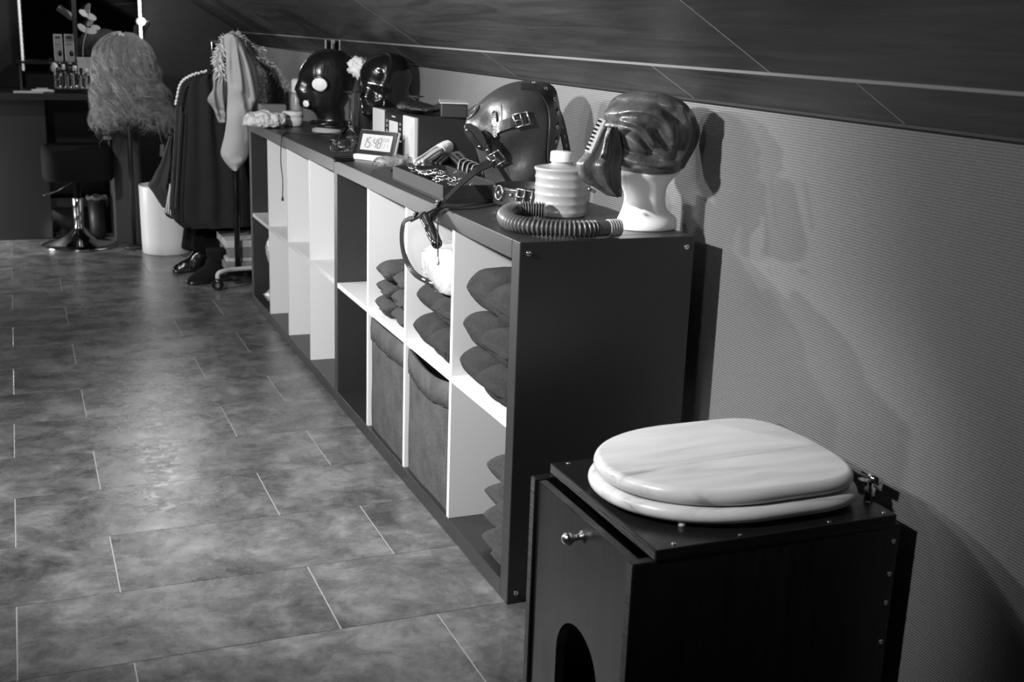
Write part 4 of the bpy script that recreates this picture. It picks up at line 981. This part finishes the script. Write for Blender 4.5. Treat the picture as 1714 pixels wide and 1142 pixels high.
# neck flap of the hood hanging down on one side, with zip
fl_ = [(212, 1006, 1030), (228, 999, 1036), (245, 991, 1041), (262, 982, 1043), (276, 972, 1041), (290, 975, 1040), (305, 985, 1038), (318, 1002, 1035), (328, 1020, 1031)]
V, F = profile_loft(fl_, YH-0.03, 0.022, 30, 40, folds=7, amp=0.22, seed=2, squash=99, noise_amp=0.006, noise_scale=24); link('hood_flap', V, F, M['grey_rubber'], t, True)
zp = [ony(1009, 200, YH-.055), ony(1000, 218, YH-.056), ony(992, 237, YH-.056), ony(984, 255, YH-.055)]
zt = strap('zip_tape', zp, [np.array([-.6, -.75, .2])]*4, 0.014, 0.003, M['silver'], t, 16)
Q = resample(zp, 10)
for i in range(1, 9):
    d = Q[i+1 if i < 9 else i]-Q[i-1]; d /= np.linalg.norm(d); n_ = np.array([-.6, -.75, .2]); n_ = n_-d*(n_@d); n_ /= np.linalg.norm(n_); V, F = obox(Q[i]+n_*0.002+np.cross(n_, d)*-.004, d, np.cross(n_, d), n_, 0.004, 0.007, 0.003, 0.0005); link('zip_tooth', V, F, M['gloss_black'], zt)
tube('zip_pull', [ony(985, 316, YH-.058), ony(996, 321, YH-.058)], 0.003, M['steel'], t, 3, 8)

# ================================================================== CLOTHES RACK
YR = 3.22
rx, ry = 0.0, YR
t = thing('clothes_rack', (rx, ry+0.25, 0), 'rolling clothes rack with a grey post and casters at the shelf end', 'rack')
tube('post', [(rx, ry, 0.07), (rx, ry, 1.06)], 0.0125, M['gloss_black'], t, 2, 16); tube('post', [(rx, ry+0.5, 0.07), (rx, ry+0.5, 1.06)], 0.0125, M['gloss_black'], t, 2, 16)
tube('top_rail', [(rx, ry-0.17, 1.06), (rx, ry+0.55, 1.06)], 0.0115, M['gloss_black'], t, 2, 14)
for y_ in (ry, ry+0.5):
    tube('foot_bar', [(-0.10, y_-0.06, 0.052), (-0.095, y_-0.055, 0.075), (-0.07, y_-0.05, 0.085), (0.0, y_-.02, 0.085), (0.22, y_, 0.085), (0.245, y_, 0.075), (0.25, y_, 0.052)], 0.010, M['silver'], t, 30, 10)
    for x_, yy in ((-0.10, y_-0.06), (0.25, y_)):
        lathe('caster', [(0.012, -0.009), (0.025, -0.007), (0.0265, 0), (0.025, 0.007), (0.012, 0.009)], (x_, yy, 0.0268), M['gloss_black'], t, (0.3, 1, 0), 20)
box('lower_shelf', -0.055, 0.25, ry+0.012, ry+0.48, 0.078, 0.108, M['grey_card'], t, 0.003)
# boxes on its lower shelf
for k, (h0, h1, mt, lab) in enumerate(((0.1085, 0.125, 'pale_card', 'thin pale shoe box lid on the lower shelf of the clothes rack'), (0.1255, 0.172, 'grey_card', 'dark grey shoe box lying under the pale patterned box'), (0.1725, 0.205, 'pale_card', 'pale patterned shoe box on top of the dark grey box'))):
    tag(box('shoe_box', -0.045+0.012*(k % 2), 0.20, ry+0.03, ry+0.30, h0, h1, M[mt], None, 0.002), lab, 'box')
# garments
def garment(name, rows, Y, thick, mtl, label, cat, folds, amp, seed, n=40, seg=72, na=0.004, group=None):
    V, F = profile_loft(rows, Y, thick, n, seg, folds=folds, amp=amp, seed=seed, squash=99, noise_amp=na, noise_scale=9)
    return tag(link(name, V, F, mtl, None, True), label, cat, group)
cape = [(121, 343, 350), (125, 322, 366), (134, 306, 382), (160, 299, 392), (200, 296, 396), (250, 290, 404), (300, 286, 416), (340, 284, 420), (365, 290, 420), (378, 304, 420)]
t = thing('cape', ony(350, 378, 3.42), 'dark grey cape with a pearl trimmed shoulder on the clothes rack', 'cape')
V, F = profile_loft(cape, 3.42, 0.085, 44, 80, folds=11, amp=0.10, seed=1, squash=99, noise_amp=0.004, noise_scale=9); link('cloth', V, F, M['coat'], t, True)
bd = resample([ony(u, v, 3.345) for u, v in ((294, 174), (297, 160), (300, 146), (306, 136), (316, 129), (328, 124), (345, 120))], 26); parts = []
for i, p in enumerate(bd):
    V, F = latheg([(0.0001, -.0062), (.0045, -.0045), (.0062, 0), (.0045, .0045), (.0001, .0062)], p+np.array([0, 0, 0.003*(i % 2)]), seg=8); link('bead', V, F, M['bead'], t, True)
for u in (291, 299):
    tube('front_edge', [ony(u+4, 178, 3.335), ony(u+1, 230, 3.335), ony(u-3, 300, 3.335), ony(u-6, 350, 3.335)], 0.003, M['felt'], t, 20, 6)
garment('long_coat', [(250, 345, 425), (300, 325, 428), (350, 312, 430), (395, 306, 430), (413, 304, 430), (417, 312, 428)], 3.62, 0.07, M['coat2'], 'long black coat hanging behind the dark grey cape', 'coat', 7, 0.08, 4)
def add_folds(V, Y, curves, sigma):
    C = [(resample([ony(u, v, Y-.03)[[0, 2]].tolist()+[0] for u, v in px], 50)[:, :2], am) for px, am in curves]
    for i in range(len(V)):
        if V[i][1] > Y+.01: continue
        for c_, am in C:
            d2 = np.min((c_[:, 0]-V[i][0])**2+(c_[:, 1]-V[i][2])**2); V[i][1] -= am*math.exp(-d2/(2*sigma*sigma))
    return V
V, F = profile_loft([(57, 381, 392), (62, 376, 400), (80, 376, 412), (105, 378, 425), (130, 379, 431), (165, 381, 430), (182, 381, 424), (215, 377, 419), (245, 371, 417), (258, 371, 415), (270, 377, 409), (279, 384, 402), (284, 389, 397)], 3.06, 0.045, 90, 110, squash=99, noise_amp=0.010, noise_scale=11)
V = add_folds(V, 3.06, [([(391, 62), (399, 110), (404, 150)], .016), ([(396, 66), (414, 115), (426, 168)], .014), ([(385, 64), (380, 120), (380, 200)], .008), ([(394, 62), (406, 112), (415, 178)], -.016), ([(388, 62), (389, 100), (392, 140)], -.010), ([(408, 178), (414, 205), (416, 235)], .006), ([(380, 262), (390, 272), (404, 270)], .006)], 0.009)
tag(link('jersey_dress', V, F, M['jersey'], None, True), 'pale grey jersey garment draped over the end of the clothes rack', 'garment')
V, F = profile_loft([(116, 362, 372), (122, 358, 378), (150, 354, 380), (168, 348, 380), (180, 354, 380), (195, 362, 381), (205, 366, 380)], 3.18, 0.03, 60, 70, squash=99, noise_amp=0.008, noise_scale=16)
V = add_folds(V, 3.18, [([(368, 122), (364, 160), (372, 200)], -.014), ([(360, 124), (357, 160), (364, 190)], .010), ([(374, 122), (371, 150), (377, 195)], .012), ([(352, 170), (362, 182), (378, 186)], -.008)], 0.006)
tag(link('grey_sleeve', V, F, M['jersey2'], None, True), 'mid grey crumpled sleeve hanging beside the pale jersey garment', 'garment')
garment('sequin_top', [(96, 418, 428), (112, 428, 452), (126, 430, 474), (140, 430, 481), (165, 430, 484), (185, 430, 484), (205, 430, 482)], 3.45, 0.06, M['sequin'], 'black sequined top hanging beside the feather boa', 'garment', 5, 0.12, 5)
garment('patent_coat', [(300, 402, 424), (340, 398, 428), (380, 396, 430), (420, 396, 430), (430, 400, 428)], 3.80, 0.05, M['boot'], 'glossy black patent coat hanging behind the rack post', 'coat', 6, 0.2, 6)
# feather boa
def boa(name, path, label, r0, nf):
    Q = resample([ony(u, v, y_) for u, v, y_ in path], 60); t = thing(name, Q[-1], label, 'boa'); tube('cord', Q[::3], 0.008, M['feather'], t, 40, 8); parts = []
    for k in range(nf):
        i = random.randrange(60); p = Q[i]; d = np.array([random.gauss(0, 1), random.gauss(0, 1), random.gauss(0.1, 1)]); d /= np.linalg.norm(d); l_ = r0*random.uniform(.6, 1.25)
        e_ = p+d*l_+np.array([0, 0, -.3*l_*random.random()]); parts.append(strapg([p, (p+e_)/2+np.array([0, 0, .006]), e_], [np.cross(d, (.3, .5, .8))]*3, 0.0045, 0.0006, 5, lambda x: math.sin(math.pi*(.2+.75*x))))
    V, F = join(parts); o = link('barbs', V, F, M['feather'], t); o['kind'] = 'stuff'; return t
boa('feather_boa', [(372, 130, 3.16), (366, 105, 3.16), (372, 80, 3.16), (388, 62, 3.16), (404, 68, 3.18), (420, 84, 3.2), (436, 86, 3.22)], 'pale feather boa around the top of the rack', 0.032, 1300)
boa('feather_boa', [(432, 98, 3.40), (446, 108, 3.40), (460, 120, 3.40), (472, 136, 3.40), (480, 148, 3.40)], 'pale feather trim over the black sequined top', 0.026, 700)
# boots under the coats
def boot(u, v, h_, ang, mtl, label):
    p = onz(u, v, 0); t = thing('boot', (p[0], p[1], 0), label, 'boot'); ca, sa = math.cos(ang), math.sin(ang); rr = []
    rows_ = [(0.0, 0.055, .10, .045, .042), (0.02, 0.055, .10, .045, .043), (0.045, 0.04, .085, .042, .042), (0.075, 0.01, .06, .042, .040), (0.11, 0, .046, .044, .040), (h_*.6, 0, .048, .046, .044), (h_, 0, .052, .052, .048)]
    V, F = head_loft(rows_, (p[0], p[1], 0), ang, n=30, seg=28, noise_amp=0.006, noise_scale=30); link('shaft', V, F, mtl, t, True)
    d = np.array([ca, sa, 0]); V, F = obox(np.array([p[0], p[1], 0.008])+d*0.05, d, np.array([-sa, ca, 0]), np.array([0, 0, 1.]), 0.20, 0.075, 0.016, 0.006); link('sole', V, F, M['matte_black'], t)
boot(343, 452, 0.15, math.radians(190), M['boot'], 'shiny creased black ankle boot under the cape')
boot(366, 470, 0.15, math.radians(200), M['coat2'], 'matte black tall boot beside the rack caster')

# ================================================================== PLANTER AND SCARF
YP = 4.14
rows_ = [(311, 235, 320), (316, 235, 320), (350, 236.5, 321), (400, 239, 322), (424, 240.5, 322.5), (429, 242, 322)]
L, Rr = ony(236, 400, YP), ony(321, 400, YP); pr = (Rr[0]-L[0])/2; px_ = (L[0]+Rr[0])/2
t = thing('planter', (px_, YP, 0), 'tall white glazed planter pot beside the grey desk column', 'planter')
hp_ = 0.345
lathe('pot', [(pr*.93, 0.0), (pr*.96, 0.004), (pr*.97, .06), (pr*1.0, hp_-.01), (pr*1.0, hp_), (pr*.96, hp_), (pr*.94, hp_-.03), (pr*.9, .06), (.0001, .05)], (px_, YP, 0), M['pot'], t, seg=56)
lathe('foot_ring', [(pr*.90, 0), (pr*.935, 0.0), (pr*.935, 0.007), (pr*.9, .007)], (px_, YP, 0), M['void'], t, seg=48)
t = thing('sheer_scarf', ony(270, 330, 3.56), 'sheer dark scarf with a striped corner hanging over the planter', 'scarf')
V, F = profile_loft([(228, 283, 288), (250, 277, 289), (275, 267, 291), (300, 257, 292), (312, 251, 293), (326, 262, 295), (346, 275, 297)], 3.56, 0.025, 24, 40, folds=6, amp=.3, seed=4, squash=99, noise_amp=.008); sc2 = link('cloth', V, F, M['sheer'], t, True)
V, F = profile_loft([(306, 283, 288), (320, 281, 291), (340, 278, 294), (358, 276, 298), (366, 286, 298)], 3.51, 0.012, 14, 24, squash=99); sc3 = link('striped_corner', V, F, M['matte_black'], t, True)
for k in range(6):
    tube('stripe', [ony(284.5+k*.9, 308+k*3, 3.496), ony(281+k*2.2, 335+k*2, 3.496), ony(278+k*3.6, 357+k*2.0, 3.496)], 0.0028, M['stripe'], sc3, 12, 5)
t = thing('hanging_tag', ony(271, 250, 5.035), 'pale luggage tag hanging on a cord beside the planter', 'tag')
tube('cord', [ony(261, 196, 5.035), ony(266, 220, 5.035), ony(271, 240, 5.035)], 0.0025, M['silver'], t, 10, 6)
V, F = obox(ony(271, 252, 5.035), np.array([1., 0, 0]), np.array([.1, 0, 1.]), np.array([0, -1., 0]), 0.022, 0.07, 0.003, .001); link('card', V, F, M['jersey'], t)

# ================================================================== DESK CORNER
DZ = 0.775
t = thing('vanity_desk', (-0.65, 4.68, 0), 'dark vanity desk with grey side columns against the back wall', 'desk')
box('desk_top', -1.10, -0.27, 4.42, 5.0, DZ-0.032, DZ, M['desk'], t, 0.002)
box('drawer_column', -0.425, -0.288, 4.43, 4.98, 0.0, DZ-0.0325, M['desk_grey'], t, 0.002)
box('side_column', -1.02, -0.735, 4.63, 4.98, 0.0, DZ-0.0325, M['desk'], t, 0.002)
box('back_panel', -0.734, -0.426, 4.94, 4.98, 0.0, DZ-0.0325, M['desk'], t)
box('foot_rail', -0.734, -0.426, 4.86, 4.88, 0.135, 0.185, M['grey_card'], t, 0.002)
box('drawer_handle', -0.47, -0.427, 4.42, 4.44, 0.545, 0.56, M['silver'], t, 0.002)
# mirror
t = thing('wall_mirror', (-0.52, 5.03, 0.86), 'dark wall mirror with vertical light strips on the back wall', 'mirror')
box('glass', -0.81, -0.215, 5.03, 5.045, 0.86, 1.36, M['mirror'], t)
box('frame', -0.835, -0.8105, 5.022, 5.046, 0.85, 1.37, M['desk'], t, .002); box('frame', -0.2145, -0.19, 5.022, 5.046, 0.85, 1.37, M['desk'], t, .002)
for x_, mt, z0, z1 in ((-0.203, 'led', 0.80, 1.33), (-0.823, 'led_dim', 0.86, 1.24)):
    ls_ = box('light_strip', x_-0.006, x_+0.006, 5.012, 5.0218, z0, z1, M[mt], t, 0.002)
    for k in range(int((z1-z0)/0.03)): lathe('diode', [(0.008, 0), (0.006, 0.004), (0.0001, 0.006)], (x_, 5.0119, z0+0.015+k*0.03), M[mt], ls_, (0, -1, 0), 8)
bl = ony(237, 36, 4.98); t = thing('globe_bulb', bl, 'small glowing globe bulb beside the mirror light strip', 'bulb')
lathe('globe', [(0.0001, -.022), (.014, -.017), (.020, -.006), (.020, .006), (.014, .017), (.0001, .022)], bl, M['led'], t, seg=20); tube('stem', [bl+np.array([.02, 0, 0]), bl+np.array([.045, .05, 0])], .006, M['silver'], t, 4, 8)
# back ledge with a bright front edge
zl = ony(80, 103, 4.9)[2]
t = thing('ledge_shelf', (-0.70, 4.9, zl-.012), 'narrow dark ledge with a bright polished front edge above the desk', 'ledge')
box('board', -0.86, -0.50, 4.86, 5.02, zl-.012, zl, M['desk'], t); box('edge_trim', -0.86, -0.50, 4.857, 4.8598, zl-.010, zl, M['chrome'], t)
for x_ in (-0.84, -0.52): box('bracket', x_-.006, x_+.006, 4.9, 5.02, DZ, zl-.0122, M['desk'], t)
# two packaged boxes with arched windows
for k, (u0, u1) in enumerate(((91, 105.5), (109, 125))):
    a_, c_ = ony(u0, 98, 4.90), ony(u1, 98, 4.90); zt = ony(u0, 57, 4.9)[2]; z0 = zl+.0005
    t = thing('packet', ((a_[0]+c_[0])/2, 4.9, z0), 'grey printed packet on the ledge, %s' % ['on the side away from the wig', 'on the wig side'][k], 'packet', 'packets on the ledge')
    box('card', a_[0], c_[0], 4.885, 4.90, z0, zt, M['grey_card'], t, .003)
    xm = (a_[0]+c_[0])/2; w2 = (c_[0]-a_[0])/2
    V, F = join([tubeg([(xm-w2*.92, 4.8845, z0+.01), (xm-w2*.92, 4.8845, zt-.012), (xm-w2*.7, 4.8845, zt-.004), (xm+w2*.7, 4.8845, zt-.004), (xm+w2*.92, 4.8845, zt-.012), (xm+w2*.92, 4.8845, z0+.01)], .0016, 30, 5)]); link('border', V, F, M['pale_card'], t)
    box('header_print', xm-w2*.55, xm+w2*.55, 4.8835, 4.8848, zt-.022, zt-.012, M['void'], t); box('text_print', xm-w2*.6, xm+w2*.6, 4.8835, 4.8848, zt-.055, zt-.052, M['void'], t)
    lathe('window', [(0.0001, 0.001), (.011, 0.0)], (xm+w2*.4, 4.8838, z0+.045), M['void'], t, (0, -1, 0), 16, ell=1.4)
# dark upright post
pp = ony(126, 60, 4.93); box_ = tag(box('upright_post', pp[0]-.012, pp[0]+.012, 4.92, 4.944, DZ, 1.36, M['desk'], None, .002), 'dark upright post standing on the desk behind the packets', 'post')
# tray with bottles
bx = [ony(95, 148, 4.55)[0], ony(152, 148, 4.55)[0]]
t = thing('desk_tray', ((bx[0]+bx[1])/2, 4.55, DZ), 'shallow black tray of glass bottles on the desk', 'tray'); box('tray', bx[0]-.015, bx[1]+.02, 4.46, 4.64, DZ+.0004, DZ+.022, M['gloss_black'], t, .004)
for k, (u, h_, r_) in enumerate(((99, .10, .020), (108, .115, .016), (117, .105, .017), (127, .11, .02), (137, .10, .016), (146, .095, .018))):
    x_ = ony(u, 148, 4.55)[0]; yy = 4.53+.04*(k % 2)
    t = thing('perfume_bottle', (x_, yy, DZ+.0225), ['short clear bottle with a black stopper next to the leaflets on the desk tray', 'tallest clear bottle with a silver stopper on the desk tray', 'slim clear bottle with a black stopper between two silver ones on the desk tray', 'wide clear bottle with a silver stopper on the desk tray', 'narrow clear bottle with a black stopper near the wig on the desk tray', 'small clear bottle with a silver stopper at the wig end of the desk tray'][k], 'bottle', 'bottles on the desk tray')
    lathe('flask', [(r_*.9, 0), (r_, .004), (r_, h_*.6), (r_*.8, h_*.68), (r_*.42, h_*.72), (r_*.42, h_*.78)], (x_, yy, DZ+.0225), M['glass'], t, seg=20); lathe('stopper', [(r_*.5, h_*.785), (r_*.55, h_*.8), (r_*.55, h_), (.0001, h_*1.02)], (x_, yy, DZ+.0225), M['silver' if k % 2 else 'gloss_black'], t, seg=16)
# small round mirror on desk
p = ony(91, 113, 4.7); t = thing('hand_mirror', (p[0], p[1], DZ), 'small round pale hand mirror standing beside the bottles', 'mirror'); lathe('disc', [(0.0001, .003), (.018, .002), (.018, -.002), (.0001, -.003)], p, M['pale_card'], t, (-.2, -1, .2), 20, ell=1.4); tube('handle', [p-np.array([0, 0, .02]), (p[0], p[1], DZ)], .004, M['silver'], t, 4, 8)
# paper bag
a_, c_ = ony(131, 140, 4.78), ony(157, 140, 4.78); zt = ony(140, 96, 4.78)[2]
tb = []
for z, s_ in ((DZ+.0005, 1.0), (DZ+.06, 1.0), (zt-.03, .98), (zt, 1.06)):
    cx, hx = (a_[0]+c_[0])/2, (c_[0]-a_[0])/2*s_; tb.append([np.array([cx+sx*hx, 4.78+sy*.03*s_+.004*sx, z]) for sx, sy in ((-1, -1), (0, -.8), (1, -1), (1.0, 0), (1, 1), (0, .9), (-1, 1), (-1.0, 0))])
V, F = loftg(tb); tag(link('paper_bag', V, F, M['jersey2']), 'upright pale paper bag behind the wig on the desk', 'bag')
# flower branch
base = ony(138, 96, 4.80); t = thing('leaf_branch', (base[0], base[1], DZ), 'slim branch with pale round leaves in a dark vase on the desk', 'plant')
lathe('vase', [(.014, 0), (.018, .01), (.018, .06), (.010, .09), (.012, .10)], (ony(138, 96, 4.86)[0], 4.86, DZ+.0004), M['gloss_black'], t, seg=20)
stem = [np.array([ony(138, 96, 4.86)[0], 4.86, DZ+.05]), ony(139, 78, 4.84), ony(146, 50, 4.84), ony(149, 30, 4.84), ony(150, 8, 4.84)]; tube('stem', stem, .0025, M['leaf'], t, 24, 6)
for (u, v, au, av, w_) in ((138, 47, -8, -6, 1.), (152, 52, 10, 2, 1.), (150, 38, 6, -4, 1.), (160, 46, 8, 2, .8), (152, 28, 9, 5, 1.), (140, 22, -8, -4, 1.), (146, 14, 4, -8, .9)):
    c = ony(u, v, 4.835); e_ = ony(u+au, v+av, 4.82); d = e_-c; V, F = strapg([c-d, c, c+d], [np.array([-.3, -.9, .4])]*3, .034*w_, .0016, 12, lambda x: max(.08, math.sin(math.pi*x)**.6)); link('leaf', V, F, M['leaf'], t)
# papers on the desk
for k, (u0, u1, v_, mt) in enumerate(((22, 72, 152, 'pale_card'), (52, 80, 147, 'cloth'), (66, 90, 149, 'cloth'), (60, 80, 143, 'pale_card'))):
    y_ = 4.45+.07*k; a_, c_ = ony(u0, v_, y_), ony(u1, v_, y_); zb = DZ+.0005+(.004 if k in (1, 3) else 0)*1.0
    tag(box('leaflet', a_[0], c_[0], y_-.03, y_+.03, zb, zb+.008, M[mt], None, .0008), ['wide pale booklet at the desk front edge', 'small white leaflet beside the wide booklet', 'white leaflet pad next to the bottle tray', 'pale card leaning on the leaflets behind the booklet'][k], 'paper')
# slanted pale trim near ceiling
V, F = tubeg([ony(97, 12, 5.0), ony(122, 30, 5.0)], .018, 2, 4); o = link('trim_2', V, F, M['grey_card']); o['kind'] = 'structure'

# ================================================================== WIG ON STAND
wy = 4.27; wc = ony(208, 118, wy); top = ony(206, 60, wy)
t = thing('wig_stand', (wc[0], wy, 0), 'long wavy fair wig on a stand in front of the desk', 'wig')
tube('stand_post', [(wc[0]+.01, wy, .02), (wc[0]+.01, wy, wc[2])], .012, M['matte_black'], t, 2, 12); lathe('stand_foot', [(.05, 0), (.05, .012), (.02, .022)], (wc[0]+.01, wy, 0), M['matte_black'], t, seg=28)
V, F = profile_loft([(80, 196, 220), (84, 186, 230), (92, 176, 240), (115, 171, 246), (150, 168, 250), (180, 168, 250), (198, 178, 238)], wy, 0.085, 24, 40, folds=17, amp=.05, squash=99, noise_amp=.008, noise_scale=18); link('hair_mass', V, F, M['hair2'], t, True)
parts = []
for k in range(230):
    a_ = random.uniform(0, 2*math.pi); ex, ey = math.cos(a_), math.sin(a_); right_ = max(0, ex)
    ln_ = random.uniform(.40, .56); wv = random.uniform(.012, .028); ph = random.uniform(0, 6.3); fq = random.uniform(38, 75); rr0 = random.uniform(.90, 1.12); off0 = random.uniform(-.02, .02)
    for j in range(11):
        pts = []; da = random.gauss(0, .05); r2 = rr0*random.uniform(.985, 1.03); dz = random.gauss(0, .006); ex2, ey2 = math.cos(a_+da), math.sin(a_+da)
        l2 = ln_*random.uniform(.82, 1.06); ph += random.gauss(0, .12)
        for i in range(22):
            q = i/21; s_ = q*l2
            if s_ < .16: rad = .012+.118*(s_/.16)**.75; z = top[2]-.085*(s_/.16)**2.0
            else: rad = .130+(.012+.10*right_*max(0, q-.35))*(s_-.16)/.3; z = top[2]-.085-(s_-.16)
            cur = wv*(.25*min(1, q*4)+1.9*max(0, q-.38))
            pts.append(np.array([wc[0]+ex2*rad*r2+cur*math.cos(fq*s_+ph), wy+ey2*rad*.72*r2+cur*math.sin(fq*s_+ph)*.8, z+dz+.6*cur*math.sin(fq*s_+ph*1.7)]))
        parts.append(tubeg(pts, random.uniform(.0007, .0012), 26, 3, rf=lambda x: 1-.75*x**3))
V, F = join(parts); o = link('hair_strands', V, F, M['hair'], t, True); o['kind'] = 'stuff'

# ================================================================== BAR STOOL AND BIN
bx_, by_ = -0.612, 4.40
t = thing('bar_stool', (bx_, by_, 0), 'black bar stool on a chromed column and trumpet base by the desk', 'stool')
lathe('base', [(.185, 0), (.190, .004), (.186, .010), (.15, .022), (.10, .040), (.06, .062), (.036, .085), (.030, .095)], (bx_, by_, 0), M['chrome'], t, seg=56)
lathe('column', [(.026, .0952), (.026, .25), (.024, .253), (.017, .254), (.017, .345)], (bx_, by_, 0), M['chrome'], t, seg=24)
rr = []
for z, s_ in ((.345, .80), (.35, .93), (.365, 1.0), (.47, 1.0), (.50, .985), (.515, .93), (.520, .80)):
    rr.append([np.array([bx_+.01+.172*s_*math.copysign(abs(math.cos(q))**.45, math.cos(q)), by_+.17*s_*math.copysign(abs(math.sin(q))**.45, math.sin(q)), z]) for q in np.linspace(0, 2*math.pi, 49)[:-1]])
V, F = loftg(rr); link('seat', V, F, M['coat2'], t, True)
tube('lever', [(bx_-.02, by_-.05, .34), (bx_-.06, by_-.09, .325), (bx_-.10, by_-.12, .305), (bx_-.165, by_-.14, .285)], .005, M['chrome'], t, 16, 8)
p = onz(188, 404, 0); 
p = p-np.array([.04, -.03, 0]); t = thing('wrapped_bin', (p[0], p[1]+.12, 0), 'slim dark bin with a crinkled pale bag rim beside the desk column', 'bin')
lathe('bin', [(.038, 0), (.042, .004), (.045, .205)], (p[0]-.02, p[1]+.12, 0), M['matte_black'], t, seg=24)
V, F = tubeg([np.array([p[0]-.02+.045*math.cos(q), p[1]+.12+.045*math.sin(q), .215+.004*math.sin(5*q)]) for q in np.linspace(0, 2*math.pi, 25)[:-1]], .010, 60, 8, True); link('bag_rim', V, F, M['film'], t, True)
